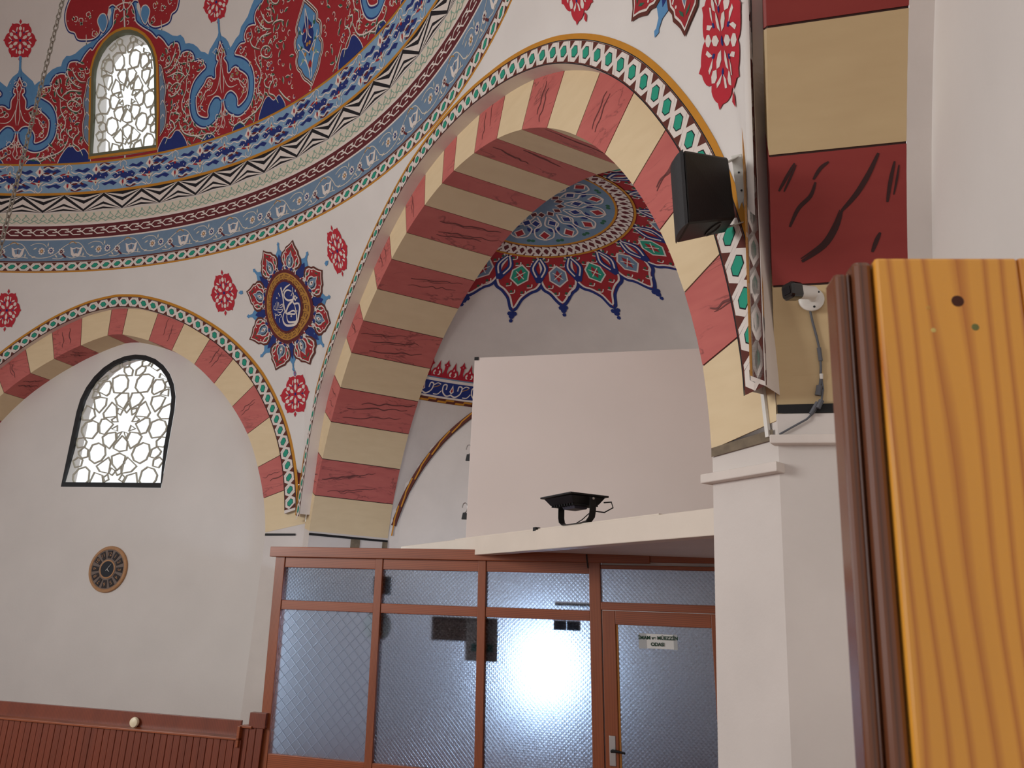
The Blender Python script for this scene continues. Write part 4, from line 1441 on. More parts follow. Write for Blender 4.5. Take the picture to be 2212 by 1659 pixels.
    # straight wall below the springing
m = len(els)
for i in range(len(azs) - 1):
    for j in range(m - 1):
        f.append((i * m + j, i * m + j + 1, (i + 1) * m + j + 1, (i + 1) * m + j))
n0 = len(v)
for a_ in azs:
    p = niche(a_, 0)
    v += [p, Vector((p.x, p.y, 0))]
for i in range(len(azs) - 1):
    f.append((n0 + 2 * i, n0 + 2 * i + 2, n0 + 2 * i + 3, n0 + 2 * i + 1))
wall_niche = mesh('wall_niche', v, f, PLASTER2)
tag(wall_niche, 'white domed corner niche behind the wide arch', kind='structure')
# rim between arch soffit and niche
v, f = [], []
for ph in range(0, 181, 2):
    v += [A2.P(ph, A2.ri(ph) - .0, 1.35), P2.X(.07 + 4.5 * math.cos(rad(ph)), 2.55 + 4.5 * math.sin(rad(ph)), 1.36)]
f = [(2 * i, 2 * i + 1, 2 * i + 3, 2 * i + 2) for i in range(90)]
mesh('niche_rim', v, f, PLASTER2, wall_niche)


def cap(x, y, off):
    """niche crown: x along the arch, y into the niche, metres from the apex axis"""
    h = math.sqrt(max(0, NR * NR - x * x - y * y))
    p = Vector((x, y, h)) * ((NR - off) / NR)
    return NC + P2.t * p.x + P2.n * p.y + Z * p.z


a = Art(cap, base=.004, step=.0013)


def half(r0, r1, n=40): return [(r1 * math.cos(PI * i / n), r1 * math.sin(PI * i / n)) for i in range(n + 1)] + [(r0 * math.cos(PI * i / n), r0 * math.sin(PI * i / n)) for i in range(n, -1, -1)]


def pol(r, t): return (r * math.cos(t), r * math.sin(t))


for i in [k for k in range(-1, 10) if k % 2] + [k for k in range(0, 10, 2)]:
    t = rad(-1 + 20 * i)
    big = i % 2 == 0
    tip = 2.10 if big else 1.98
    wd = 11.5 if big else 9.0
    pts = [(1.12, -wd * .8), (1.30, -wd), (1.48, -wd * 1.06), (1.62, -wd * .98), (1.73, -wd * .80), (1.78, -wd * .56), (1.83, -wd * .40), (1.92, -wd * .2), (tip, 0)]
    pts = pts + [(r, -d_) for r, d_ in pts[::-1][1:]]
    lp = [pol(r, t + rad(d_)) for r, d_ in pts]
    lp = [(x, max(y, -.02)) for x, y in lp]
    a.stroke(lp, .085, 'navy', 1 + (i % 2))
    a.fill(lp, 'red', 3 + (i % 2), .12)
    a.stroke([((x - pol(1.5, t)[0]) * .94 + pol(1.5, t)[0], max(-.01, (y - pol(1.5, t)[1]) * .94 + pol(1.5, t)[1])) for x, y in lp], .026, 'white', 5)
    if 0 <= i <= 9:
        # trefoil finial
        for r, d_, s_ in ((tip + .10, 0, .045), (tip + .06, 1.0, .035), (tip + .06, -1.0, .035), (tip + .17, 0, .03)):
            a.dot(*pol(r, t + rad(d_)), s_, 'navy', 2, 6)
        a.stroke([pol(tip - .05, t), pol(tip + .14, t)], .03, 'navy', 2)
        c0 = pol(1.50, t)
        a.fill(xf([(-.20, 0), (-.08, .12), (.08, .13), (.20, 0), (.08, -.13), (-.08, -.12)], c0[0], c0[1], 1, 1, t), 'white', 6)
        a.fill(xf([(-.17, 0), (-.07, .10), (.07, .11), (.17, 0), (.07, -.11), (-.07, -.10)], c0[0], c0[1], 1, 1, t), 'teal' if big else 'slate', 7)
        a.fill(xf([(-.11, 0), (0, .05), (.11, 0), (0, -.05)], c0[0], c0[1], 1, 1, t), 'red', 8)
        for k in range(4):
            t2 = t + rad(45 + 90 * k)
            a.stroke([c0, (c0[0] + .09 * math.cos(t2), c0[1] + .09 * math.sin(t2))], .014, 'white', 9)
        for sg in (-1, 1):
            # navy comma-shaped leaves at the petal's shoulders
            l = [pol(1.18, t + sg * rad(9.5)), pol(1.36, t + sg * rad(6.5)), pol(1.52, t + sg * rad(8.8)), pol(1.62, t + sg * rad(9.6))]
            if min(p[1] for p in l) > 0:
                a.stroke(l, .085, 'navy', 8, taper=True)
                a.stroke(l[:3], .022, 'white', 9)
            for r, d_ in ((1.3, 3.2), (1.68, 5.0), (1.80, 2.4), (1.2, 6.5)):
                p = pol(r, t + sg * rad(d_))
                if p[1] > .02:
                    a.dot(p[0], p[1], .022, 'green', 6, 5)
                    a.stroke([(p[0] - .04, p[1]), (p[0], p[1] + .05), (p[0] + .05, p[1] + .03)], .015, 'white', 7)
a.fill(half(.90, 1.15), 'ochre', 10, .12)
a.fill(half(.93, 1.12), 'maroon', 11, .12)
for i in range(30):
    t0, t1 = PI * i / 30, PI * (i + 1) / 30
    a.stroke([pol(.95, t0), pol(.98, t0 + .03), pol(1.10, t1 - .02), pol(1.10, t1 + .05)], .032, 'white', 12, smooth=False)
    a.stroke([pol(1.10, t0), pol(1.06, t0 + .03), pol(.96, t1 - .02), pol(.95, t1 + .05)], .032, 'white', 12, smooth=False)
a.fill([pol(.90, PI * i / 30) for i in range(31)], 'slate', 10, .12)
for i in range(7):
    t = rad(10 + 160 / 6 * i)
    for r, c_, s_ in ((.70, 'red', .10), (.45, 'navy', .085), (.25, 'maroon', .07)):
        p = pol(r, t + (.2 if r == .45 else 0))
        a.fill(xf([(-s_, 0), (0, s_ * .8), (s_, 0), (0, -s_ * .8)], p[0], max(p[1], s_), 1, 1, t), 'white', 11)
        a.fill(xf([(-s_ * .75, 0), (0, s_ * .6), (s_ * .75, 0), (0, -s_ * .6)], p[0], max(p[1], s_), 1, 1, t), c_, 12)
    for sg in (-1, 1):
        a.stroke([pol(.80, t), pol(.74, t + sg * .15), pol(.58, t + sg * .2), pol(.48, t + sg * .05), pol(.3, t + sg * .2)], .02, 'white', 12)
        a.fill(xf([(-.07, 0), (0, .04), (.09, 0), (0, -.03)], *pol(.6, t + sg * .17), 1, 1, t + sg), 'navy', 11)
        p = pol(.82, t + sg * .2)
        if p[1] > .03: a.dot(p[0], p[1], .03, 'green', 11, 6)
a.build('painted_crown_medallion', wall_niche)

# frieze: blue scroll band with a red crest
a = Art(lambda x, y, off: niche(x, y, off), base=.006, step=.0014, auto=False)


def ez(z): return D(math.asin((z - 2.55) / NR))


def fr(l): return [(x, ez(y)) for x, y in l]


NA0, NA1 = -90, -8
for z0, z1, c_ in ((5.03, 5.09, 'brown'), (5.09, 5.115, 'white'), (5.115, 5.30, 'navy'), (5.30, 5.335, 'white'), (5.335, 5.365, 'slate')):
    for k in range(41):
        x0, x1 = NA0 + 2 * k, NA0 + 2 * k + 2
        a.fill(fr([(x0, z0), (x1, z0), (x1, z1), (x0, z1)]), c_, 0)
x = NA0
while x < NA1:
    a.fill(fr([(x, 5.035), (x + 2.4, 5.035), (x + 2.6, 5.06), (x + .2, 5.06)]), 'ochre', 1)
    a.fill(fr([(x + 2.2, 5.062), (x + 4.4, 5.062), (x + 4.6, 5.085), (x + 2.4, 5.085)]), 'ochre', 1)
    x += 4.8
x = NA0
while x < NA1:      # white S-scrolls
    a.stroke(fr([(x, 5.15), (x + 1.2, 5.13), (x + 2.4, 5.18), (x + 2.6, 5.26), (x + 1.7, 5.27), (x + 1.6, 5.21)]), .32, 'white', 2)
    a.stroke(fr([(x, 5.15), (x - 1.2, 5.13), (x - 2.4, 5.18), (x - 2.6, 5.26), (x - 1.7, 5.27), (x - 1.6, 5.21)]), .32, 'white', 2)
    a.fill(fr([(x - .6, 5.19), (x, 5.28), (x + .6, 5.19), (x, 5.16)]), 'white', 2)
    a.fill(fr([(x - .25, 5.20), (x, 5.25), (x + .25, 5.20), (x, 5.18)]), 'red', 3)
    a.stroke(fr([(x + 2.6, 5.24), (x + 3.6, 5.28), (x + 4.6, 5.27)]), .22, 'white', 2)
    a.stroke(fr([(x + 2.8, 5.22), (x + 3.8, 5.24), (x + 4.4, 5.26)]), .16, 'gold', 3)
    a.stroke(fr([(x + 3.2, 5.135), (x + 4.4, 5.14), (x + 5.2, 5.19)]), .24, 'white', 2)
    x += 8.0
x = NA0
k = 0
while x < NA1:
    zb = 5.352
    if k % 2:
        l = [(x - 1.4, zb), (x - 1.6, 5.40), (x - 1.2, 5.45), (x - .6, 5.465), (x - .35, 5.50), (x, 5.56), (x + .35, 5.50), (x + .6, 5.465), (x + 1.2, 5.45), (x + 1.6, 5.40), (x + 1.4, zb)]
    else:
        l = [(x - 1.0, zb), (x - .45, 5.43), (x - .5, 5.49), (x - .95, 5.51), (x - .4, 5.53), (x, 5.575), (x + .4, 5.53), (x + .95, 5.51), (x + .5, 5.49), (x + .45, 5.43), (x + 1.0, zb)]
    a.fill(fr(l), 'crimson', 2)
    if k % 2:
        for sg in (-1, 1):
            a.fill(fr([(x + sg * .3, 5.375), (x + sg * .9, 5.38), (x + sg * 1.1, 5.41), (x + sg * .7, 5.44), (x + sg * .45, 5.42), (x + sg * .7, 5.40)]), 'white', 3)
        a.fill(fr([(x - .2, 5.45), (x, 5.48), (x + .2, 5.45)]), 'white', 3)
    else:
        a.dot(x, ez(5.51), .14, 'white', 3, 4, .12)
    x += 2.35
    k += 1
a.build('painted_frieze', wall_niche)

# brown painted edge of the blind wall arch in the niche
WC = NC + P1.n * (D4 - .012)
rc = math.sqrt(NR * NR - D4 * D4)
b = MB()
n = 40
v, f, fm = [], [], []
for i in range(n + 1):
    t = rad(95 + 72 * i / n)
    for r, dz in ((rc + .03, .0), (rc + .03, -.03), (rc - .045, -.03), (rc - .045, .0)):
        v.append(WC + P1.t * (r * math.cos(t)) + Z * (r * math.sin(t)) + P1.n * dz)
for i in range(n):
    for k in range(3):
        f.append((4 * i + k, 4 * i + k + 1, 4 * i + 5 + k, 4 * i + 4 + k))
        fm.append(0)
mesh('painted_arch_edge', v, f, [P['brown']], wall_niche, fmat=fm)
a = Art(lambda x, y, off: WC + P1.t * ((rc + y) * math.cos(rad(x))) + Z * ((rc + y) * math.sin(rad(x))) - P1.n * (.03 + off))
for i in range(8):
    t = 98 + i * 9
    a.stroke([(t, .015), (t + 4.5, .0), (t + 5.5, -.015), (t + 9, -.03)], .022, 'ochre', 1, smooth=False)
a.build('painted_arch_cord', wall_niche)

# ------------------------------------------------------------------ the bays behind the camera, with their tall windows
for k, nm in enumerate(('wall_front_right', 'wall_front', 'wall_front_left', 'wall_far_left', 'wall_side_left')):
    th = TH3 + (k + 1) * PI / 4
    pl = Plane(th, 0)
    pl.A = 10.5
    pl.O = C + pl.n * pl.A
    hw = 4.5
    win = [(-WOPEN, 1.0), (WOPEN, 1.0), (WOPEN, HOPEN), (-WOPEN, HOPEN)]
    o4 = [(-hw, 0), (hw, 0), (hw, 7.6), (-hw, 7.6)]
    tr = tessellate_polygon([[Vector((p[0], p[1], 0)) for p in o4], [Vector((p[0], p[1], 0)) for p in win]])
    tag(mesh(nm, [pl.X(p[0], p[1], 0) for p in o4 + win], tr, PLASTER), 'white bay wall with a tall window behind the camera', kind='structure')

# ------------------------------------------------------------------ floor, gallery slab
v = [(-30, -14, 0), (16, -14, 0), (16, 20, 0), (-30, 20, 0)]
fl = mesh('floor', v, [(0, 1, 2, 3)], CARPET)
tag(fl, 'red carpet floor of the prayer hall', kind='structure')
b = MB()
z0, z1 = 2.53, 2.63
plan = [P2.X(-.45, 0, .30), P2.X(4.23, 0, .30), P2.X(4.23, 0, 1.3), P2.X(3.9, 0, 2.2), P2.X(2.9, 0, 3.2), P2.X(1.2, 0, 4.2), P2.X(-.45, 0, 4.1)]
b.prism([p + Z * z1 for p in plan], [p + Z * z0 for p in plan])
slab = b.build('ceiling_gallery', PLASTER2)
tag(slab, 'white gallery slab over the prayer leader\'s room', kind='structure')
BEAMM = mat('cream_painted_beam', (226, 214, 200), .5, var=.04, vscale=3, bump=.05)
b = MB()
b.hexa([P2.X(-.5, 2.49, .2), P2.X(4.236, 2.49, .2), P2.X(4.236, 2.64, .2), P2.X(-.5, 2.64, .2), P2.X(-.5, 2.49, .31), P2.X(4.236, 2.49, .31), P2.X(4.236, 2.64, .31), P2.X(-.5, 2.64, .31)])
b.build('edge_beam', BEAMM, slab, bevel=.005)
b = MB()
b.hexa([P2.X(.80, 2.64, .22), P2.X(3.7, 2.64, .22), P2.X(3.7, 2.65, .22), P2.X(.80, 2.65, .22), P2.X(.80, 2.64, .36), P2.X(3.7, 2.64, .36), P2.X(3.7, 2.65, .36), P2.X(.80, 2.65, .36)])
b.build('beam_cap', BEAMM, slab)

# ------------------------------------------------------------------ glazed partition of the prayer leader's room


def Q(s_, z_, off=0.0):
    """partition plane; the old joinery leans a little"""
    return PP.X(s_ + .045 * (2.3 - z_), z_ + .016 * (s_ - 6.5), off)


def bar(b, s0, s1, z0, z1, o0, o1):
    b.hexa([Q(s0, z0, o0), Q(s1, z0, o0), Q(s1, z1, o0), Q(s0, z1, o0), Q(s0, z0, o1), Q(s1, z0, o1), Q(s1, z1, o1), Q(s0, z1, o1)])
    return b


def piece(name, s0, s1, z0, z1, o0, o1, m, parent, bevel=.004):
    return bar(MB(), s0, s1, z0, z1, o0, o1).build(name, m, parent, bevel=bevel)


def pattern_glass(name, pitch, style, rough=.3, dist=.006, tint=(.70, .80, .96)):
    m = bpy.data.materials.new(name)
    m.use_nodes = True
    nt = m.node_tree
    N, L = nt.nodes, nt.links
    b = N['Principled BSDF']
    b.inputs['Base Color'].default_value = tint + (1,)
    b.inputs['Transmission Weight'].default_value = 1.0
    b.inputs['Roughness'].default_value = rough
    b.inputs['IOR'].default_value = 1.25
    tc = N.new('ShaderNodeTexCoord')
    mp = N.new('ShaderNodeMapping')
    mp.inputs['Rotation'].default_value = (0, 0, -(PI / 2 - (TH1 + PI / 2)))   # x runs along the partition
    L.new(tc.outputs['Object'], mp.inputs['Vector'])
    sp = N.new('ShaderNodeSeparateXYZ')
    L.new(mp.outputs['Vector'], sp.inputs[0])

    def math_(op, a, bb=None):
        n = N.new('ShaderNodeMath')
        n.operation = op
        for i, x in enumerate((a, bb)):
            if x is None: continue
            if isinstance(x, (int, float)):
                n.inputs[i].default_value = x
            else:
                L.new(x, n.inputs[i])
        return n.outputs[0]
    X, Zc = sp.outputs[0], sp.outputs[2]
    p = math_('ADD', X, Zc)
    q_ = math_('SUBTRACT', X, Zc)
    k = PI / pitch
    if style == 'lattice':     # large curved diamond lines with small knots
        s1 = math_('ABSOLUTE', math_('SINE', math_('MULTIPLY', p, k)))
        s2 = math_('ABSOLUTE', math_('SINE', math_('MULTIPLY', q_, k)))
        h = math_('MINIMUM', s1, s2)
        mr = N.new('ShaderNodeMapRange')
        mr.inputs['From Min'].default_value = 0
        mr.inputs['From Max'].default_value = .22
        L.new(h, mr.inputs['Value'])
        h = mr.outputs['Result']
    else:                      # small quilted lozenges with raised buttons
        s1 = math_('ABSOLUTE', math_('SINE', math_('MULTIPLY', p, k)))
        s2 = math_('ABSOLUTE', math_('SINE', math_('MULTIPLY', q_, k)))
        h = math_('MULTIPLY', s1, s2)
    bp = N.new('ShaderNodeBump')
    bp.inputs['Strength'].default_value = 1.0
    bp.inputs['Distance'].default_value = dist
    L.new(h, bp.inputs['Height'])
    L.new(bp.outputs['Normal'], b.inputs['Normal'])
    return m


GLASS_A = pattern_glass('diamond_line_glass', .10, 'lattice', rough=.44, dist=.012)
GLASS_B = pattern_glass('quilted_glass', .036, 'quilt', rough=.40, dist=.016)
GLASS_C = pattern_glass('quilted_door_glass', .036, 'quilt', rough=.40, dist=.016)

part = tag(empty('glazed_partition', Q(6.55, 0)), 'brown wooden partition with frosted glass panes under the gallery', 'partition')
part['kind'] = 'thing'
ov = (-.03, .035)
# posts, rails
for s0, s1, z1 in ((6.49, 6.585, 2.42), (7.49, 7.56, 2.42), (8.445, 8.515, 2.42), (9.40, 9.492, 2.42)):
    piece('post', s0, s1, 0, z1, -.035, .04, WOOD, part)
for s0, s1 in ((6.585, 7.49), (7.56, 8.445), (8.515, 9.40)):
    piece('head_rail', s0, s1, 2.325, 2.42, -.025, .035, WOODH, part)
    piece('middle_rail', s0, s1, 1.955, 2.035, -.027, .035, WOODH, part)
    piece('bottom_rail', s0, s1, .64, .765, -.03, .035, WOODH, part)
piece('fascia_board', 6.44, 9.9, 2.415, 2.505, -.06, .0, WOODH, part)
piece('fascia_board', 9.9, 11.2, 2.425, 2.515, -.04, .0, WOODH, part)
for i, (s0, s1) in enumerate(((6.58, 7.495), (7.555, 8.45), (8.51, 9.405))):
    gm = GLASS_A if i == 0 else GLASS_B
    piece('glass_pane', s0, s1, .75, 1.97, -.003, .003, gm, part, bevel=0)
    piece('transom_pane', s0, s1, 2.02, 2.34, -.003, .003, GLASS_B, part, bevel=0)
    # boarded base
    nb = 10
    for k in range(nb):
        a0 = s0 + (s1 - s0) * k / nb
        piece('plank', a0 + .003, a0 + (s1 - s0) / nb - .003, .02, .65, -.012, .012, WOODP, part, bevel=.003)
# upright above the fascia (thin black line in the photograph is a cable)
b = MB()
b.tube([Q(9.39, 2.478, -.07), Q(9.392, 2.44, -.07), Q(9.395, 2.37, -.045)], .006, 6)
cable = b.build('black_cable', METAL, None)
tag(cable, 'short black cable hanging from the gallery beam over the partition', 'cable')
# side return of the room, back to the corner pillar
b = MB()
b.hexa([Q(6.49, 0, .04), Q(6.53, 0, .04), Q(6.53, 2.40, .04), Q(6.49, 2.40, .04)] + [P1.X(6.6 - 2.2, z, .06) for z in (0,)] + [P1.X(4.44, 0, .06), P1.X(4.44, 2.40, .06), P1.X(4.40, 2.40, .06)])
b.build('return_panel', WHITEM, part)

# room door
door = tag(empty('door_1', Q(9.95, 0)), 'half glazed brown door of the prayer leader\'s room', kind='structure')
piece('head_strip', 9.492, 10.60, 2.368, 2.40, -.02, .035, WOODH, door)
piece('white_gap_board', 9.50, 10.6, 2.40, 2.43, .01, .03, PLASTER2, door)
piece('transom_rail', 9.492, 10.60, 2.045, 2.105, -.034, .035, WOODH, door)
piece('transom_pane', 9.492, 10.60, 2.10, 2.372, -.003, .003, GLASS_C, door, bevel=0)
piece('jamb', 10.455, 10.60, 0, 2.045, -.03, .035, WOOD, door)
piece('leaf_stile', 9.50, 9.605, .01, 2.04, -.03, .02, WOOD, door)
piece('leaf_stile', 10.35, 10.45, .01, 2.04, -.03, .02, WOOD, door)
piece('leaf_rail', 9.605, 10.35, 1.935, 2.04, -.028, .02, WOODH, door)
piece('leaf_rail', 9.605, 10.35, .01, .30, -.028, .02, WOODH, door)
piece('glazing_bead', 9.605, 9.622, .30, 1.935, -.018, .01, MAT_BEAD := mat('yellow_pine_bead', (196, 132, 62), .4), door)
piece('glass_pane', 9.60, 10.36, .29, 1.95, -.003, .003, GLASS_C, door, bevel=0)
hp = piece('handle_plate', 9.532, 9.582, .90, 1.115, -.036, -.028, STEEL, door)
b = MB()
b.tube([Q(9.557, 1.01, -.035), Q(9.557, 1.01, -.075)], .011, 8)
b.tube([Q(9.550, 1.01, -.075), Q(9.60, 1.012, -.078), Q(9.66, 1.002, -.075)], [.011, .010, .008], 8)
b.build('door_handle', METAL, hp, smooth=True)

# paper sign on the door glass
sign = tag(empty('paper_sign', Q(9.93, 1.80, -.004)), 'white paper sign taped to the room door glass', 'sign')
piece('paper', 9.785, 10.082, 1.765, 1.875, -.0055, -.0040, mat('white_paper', (222, 222, 218), .7), sign, bevel=0)
TAPE = mat('frosted_tape', (176, 178, 178), .35)
piece('tape', 9.783, 9.845, 1.762, 1.877, -.0064, -.0056, TAPE, sign, bevel=0)
piece('tape', 10.055, 10.084, 1.762, 1.877, -.0064, -.0056, TAPE, sign, bevel=0)


def text(body, size, org, xdir, ydir, m, parent, name='lettering', align='CENTER', bold=.0):
    cu = bpy.data.curves.new(name, 'FONT')
    cu.body = body
    cu.size = size
    cu.align_x = align
    cu.align_y = 'CENTER'
    cu.offset = bold
    cu.materials.append(m)
    o = bpy.data.objects.new(name, cu)
    dg = bpy.context.evaluated_depsgraph_get()
    COL.objects.link(o)
    dg.update()
    me = bpy.data.meshes.new_from_object(o.evaluated_get(dg))
    bpy.data.objects.remove(o)
    o = link(bpy.data.objects.new(name, me), parent)
    x, y = Vector(xdir).normalized(), Vector(ydir).normalized()
    zz = x.cross(y).normalized()
    o.matrix_basis = Matrix(((x.x, y.x, zz.x, org[0]), (x.y, y.y, zz.y, org[1]), (x.z, y.z, zz.z, org[2]), (0, 0, 0, 1)))
    return o


INK = mat('dark_green_ink', (24, 62, 44), .6)
xd = Q(10, 1.8) - Q(9, 1.8)
yd = Q(9.9, 1.9) - Q(9.9, 1.8)
text('\u0130MAM ve M\u00dcEZZ\u0130N', .036, Q(9.935, 1.845, -.0105), xd, yd, INK, sign, bold=.0012)
text('ODASI', .036, Q(9.93, 1.797, -.0105), xd, yd, INK, sign, bold=.0012)

# flat things leaning against the inside of the glass
CARD = mat('grey_cardboard', (140, 122, 106), .8, var=.05)
BROWN = mat('brown_board', (92, 66, 50), .7, var=.06)


def board(name, s0, s1, z0, z1, o0, m, label, cat='board'):
    o = piece(name, s0, s1, z0, z1, o0, o0 + .012, m, None, bevel=.002)
    tag(o, label, cat)
    return o


b = MB()
cpt = Q(7.50, 1.845, .045)
b.lathe(cpt, PP.n, [(.0, 0), (.11, 0), (.128, .006), (.13, .014), (.118, .03), (.05, .034)], 40)
plate = b.build('round_dish', mat('cream_plate', (206, 202, 184), .35), None, smooth=True)
tag(plate, 'round cream plate behind the second partition post', 'plate')
board('brown_board', 8.01, 8.33, 1.75, 1.945, .05, BROWN, 'dark brown board behind the middle glass pane', 'board')
cb = empty('cardboard_sheet', Q(8.47, 1.6, .05))
tag(cb, 'beige cardboard sheet with green tag behind the third post', 'cardboard')
piece('sheet', 8.325, 8.605, 1.60, 1.945, .044, .05, CARD, cb, bevel=0)
lab = piece('tag', 8.375, 8.565, 1.675, 1.735, .041, .044, mat('green_tag', (30, 74, 58), .6), cb, bevel=0)
tag(lab, 'dark green tag')
board('grey_box_lid', 7.44, 7.61, 2.11, 2.27, .05, mat('grey_card', (120, 118, 112), .8), 'grey card leaning behind the transom glass at the second post', 'card')
board('black_box', 9.08, 9.185, 1.87, 1.95, .05, METAL, 'left one of two small black boxes under the middle rail', 'box')
board('black_box', 9.19, 9.30, 1.87, 1.95, .05, METAL, 'right one of two small black boxes under the middle rail', 'box')
board('shelf_strip', 9.09, 9.40, 2.06, 2.09, .06, CARD, 'thin beige strip behind the transom glass over the black boxes', 'strip')

# daylight window at the back of the room
wb = tag(empty('window_4', NC), 'bright window at the back of the prayer leader\'s room', kind='structure')
LIT = bpy.data.materials.new('daylit_pane')
LIT.use_nodes = True
lb = LIT.node_tree.nodes['Principled BSDF']
lb.inputs['Base Color'].default_value = (.8, .85, .9, 1)
lb.inputs['Emission Color'].default_value = (.62, .79, 1.0, 1)
lb.inputs['Emission Strength'].default_value = 12.0
PW = Plane(TH1, P1.n.dot(NC) + D4 - .05)


def wq(s0, s1, z0, z1, o0, o1, name, m):
    b = MB()
    b.hexa([PW.X(s0, z0, o0), PW.X(s1, z0, o0), PW.X(s1, z1, o0), PW.X(s0, z1, o0), PW.X(s0, z0, o1), PW.X(s1, z0, o1), PW.X(s1, z1, o1), PW.X(s0, z1, o1)])
    return b.build(name, m, wb)


wq(7.58, 8.20, .92, 1.72, 0, .01, 'pane', LIT)
for s0, s1, z0, z1 in ((7.52, 7.58, .86, 1.78), (8.20, 8.26, .86, 1.78), (7.58, 8.20, 1.72, 1.78), (7.58, 8.20, .86, .92), (7.87, 7.90, .92, 1.72)):
    wq(s0, s1, z0, z1, -.04, .02, 'frame', WHITEM)

# ------------------------------------------------------------------ white board standing on the gallery
PBD = Plane(TH1, 6.86)
bd = tag(empty('white_board', PBD.X(9.4, 2.6)), 'tall white board standing on the gallery behind the beam', 'board')
b = MB()
cc = [PBD.X(8.225, 2.632, 0), PBD.X(11.3, 2.632, .25), PBD.X(11.3, 4.46, .25), PBD.X(8.195, 4.36, 0)]
b.hexa(cc + [p + P1.n * .02 for p in cc])
b.build('sheet', mat('white_board_sheet', (228, 216, 210), .45, var=.03, vscale=1.2), bd, bevel=.003)
for (s_, z_) in ((8.205, 4.35),):
    b = MB()
    b.hexa([PBD.X(s_ - .01, z_ - .015, -.006), PBD.X(s_ + .03, z_ - .015, -.006), PBD.X(s_ + .03, z_ + .015, -.006), PBD.X(s_ - .01, z_ + .015, -.006), PBD.X(s_ - .01, z_ - .015, .026), PBD.X(s_ + .03, z_ - .015, .026), PBD.X(s_ + .03, z_ + .015, .026), PBD.X(s_ - .01, z_ + .015, .026)])
    tag(b.build('corner_clip', METAL, bd), 'black corner clip')
for z_ in (3.44, 2.90):
    b = MB()
    pts = [PBD.X(8.20 + .025 * math.sin(t) - .012, z_ + .03 + .045 * math.cos(t), .03) for t in [PI * k / 8 for k in range(-4, 9)]]
    b.tube(pts, .005, 6)
    hk = b.build('hook', STEEL, bd, smooth=True)
    b = MB()
    b.hexa([PBD.X(8.165, z_ - .075, .02), PBD.X(8.215, z_ - .075, .02), PBD.X(8.205, z_ - .015, .02), PBD.X(8.175, z_ - .015, .02), PBD.X(8.165, z_ - .075, .045), PBD.X(8.215, z_ - .075, .045), PBD.X(8.205, z_ - .015, .045), PBD.X(8.175, z_ - .015, .045)])
    b.build('clip', METAL, hk)
b = MB()
b.hexa([P2.X(s_, z_, o) for o in (.198, .24) for s_, z_ in ((2.24, 2.632), (2.28, 2.632), (2.28, 2.66), (2.24, 2.66))])
tag(b.build('black_clip', METAL), 'small black clip on the edge beam left of the floodlight', 'clip')

# ------------------------------------------------------------------ floodlight on the beam


def FX(s_, z_, o): return P2.X(s_ - .285, z_ + .045, o + .185)


fl_ = tag(empty('floodlight', FX(3.06, 2.60, .05)), 'black floodlight on a U bracket standing on the beam', 'floodlight')
b = MB()
top_ = [(2.84, -.12), (3.225, -.11), (3.28, .17), (2.895, .165)]
zt = [2.795, 2.80, 2.795, 2.79]
b.prism([FX(s_, z_, o) for (s_, o), z_ in zip(top_, zt)], [FX(s_, z_ - .012, o) for (s_, o), z_ in zip(top_, zt)])
b.build('front_frame', METAL, fl_, bevel=.002)
b = MB()
in1 = [(2.86, -.10), (3.21, -.09), (3.26, .155), (2.91, .15)]
in2 = [(2.89, -.06), (3.18, -.055), (3.22, .13), (2.93, .125)]
b.prism([FX(s_, 2.782, o) for s_, o in in1], [FX(s_, 2.735, o) for s_, o in in2])
body = b.build('housing', METAL, fl_, bevel=.003)
b = MB()
for k in range(9):
    t = (k + .5) / 9
    p0 = [in2[0][i] + (in2[1][i] - in2[0][i]) * t for i in (0, 1)]
    p1 = [in2[3][i] + (in2[2][i] - in2[3][i]) * t for i in (0, 1)]
    d_ = .004
    b.hexa([FX(p0[0] - d_, 2.745, p0[1]), FX(p0[0] + d_, 2.745, p0[1]), FX(p0[0] + d_, 2.722, p0[1]), FX(p0[0] - d_, 2.722, p0[1]), FX(p1[0] - d_, 2.745, p1[1]), FX(p1[0] + d_, 2.745, p1[1]), FX(p1[0] + d_, 2.722, p1[1]), FX(p1[0] - d_, 2.722, p1[1])])
b.build('cooling_fins', METAL, body)
b = MB()
b.hexa([FX(2.98, 2.725, -.02), FX(3.14, 2.725, -.02), FX(3.15, 2.725, .09), FX(2.99, 2.725, .09), FX(2.99, 2.705, -.01), FX(3.13, 2.705, -.01), FX(3.14, 2.705, .08), FX(3.0, 2.705, .08)])
b.build('driver_box', mat('grey_black_plastic', (58, 58, 70), .5), body)
b = MB()
pr = [(2.865, 2.755), (2.868, 2.66), (2.88, 2.625), (2.92, 2.603), (3.14, 2.603), (3.225, 2.612), (3.262, 2.64), (3.272, 2.68), (3.272, 2.775)]
wd = [.045] * 9
v, f = [], []
for (s_, z_) in pr:
    for o in (.02, .07):
        v.append(FX(s_, z_, o))
for i in range(len(pr) - 1):
    f.append((2 * i, 2 * i + 1, 2 * i + 3, 2 * i + 2))
br = mesh('bracket', v, f, METAL, fl_)
md = br.modifiers.new('thick', 'SOLIDIFY')
md.thickness = .005
b = MB()
b.lathe(FX(3.272, 2.765, .045), P2.t, [(.009, 0), (.009, .006), (.006, .009)], 10)
b.build('bolt', STEEL, br)
b = MB()
b.tube([FX(3.25, 2.75, .15), FX(3.31, 2.75, .17), FX(3.33, 2.71, .17), FX(3.30, 2.675, .12), FX(3.27, 2.68, .06)], .005, 6)
b.tube([FX(3.26, 2.66, .02), FX(3.18, 2.625, .02), FX(3.10, 2.61, .03)], .0035, 6)
b.build('cord', METAL, fl_)

# ------------------------------------------------------------------ low panelling in front of the left bay
PD = Plane(TH1, 6.56)


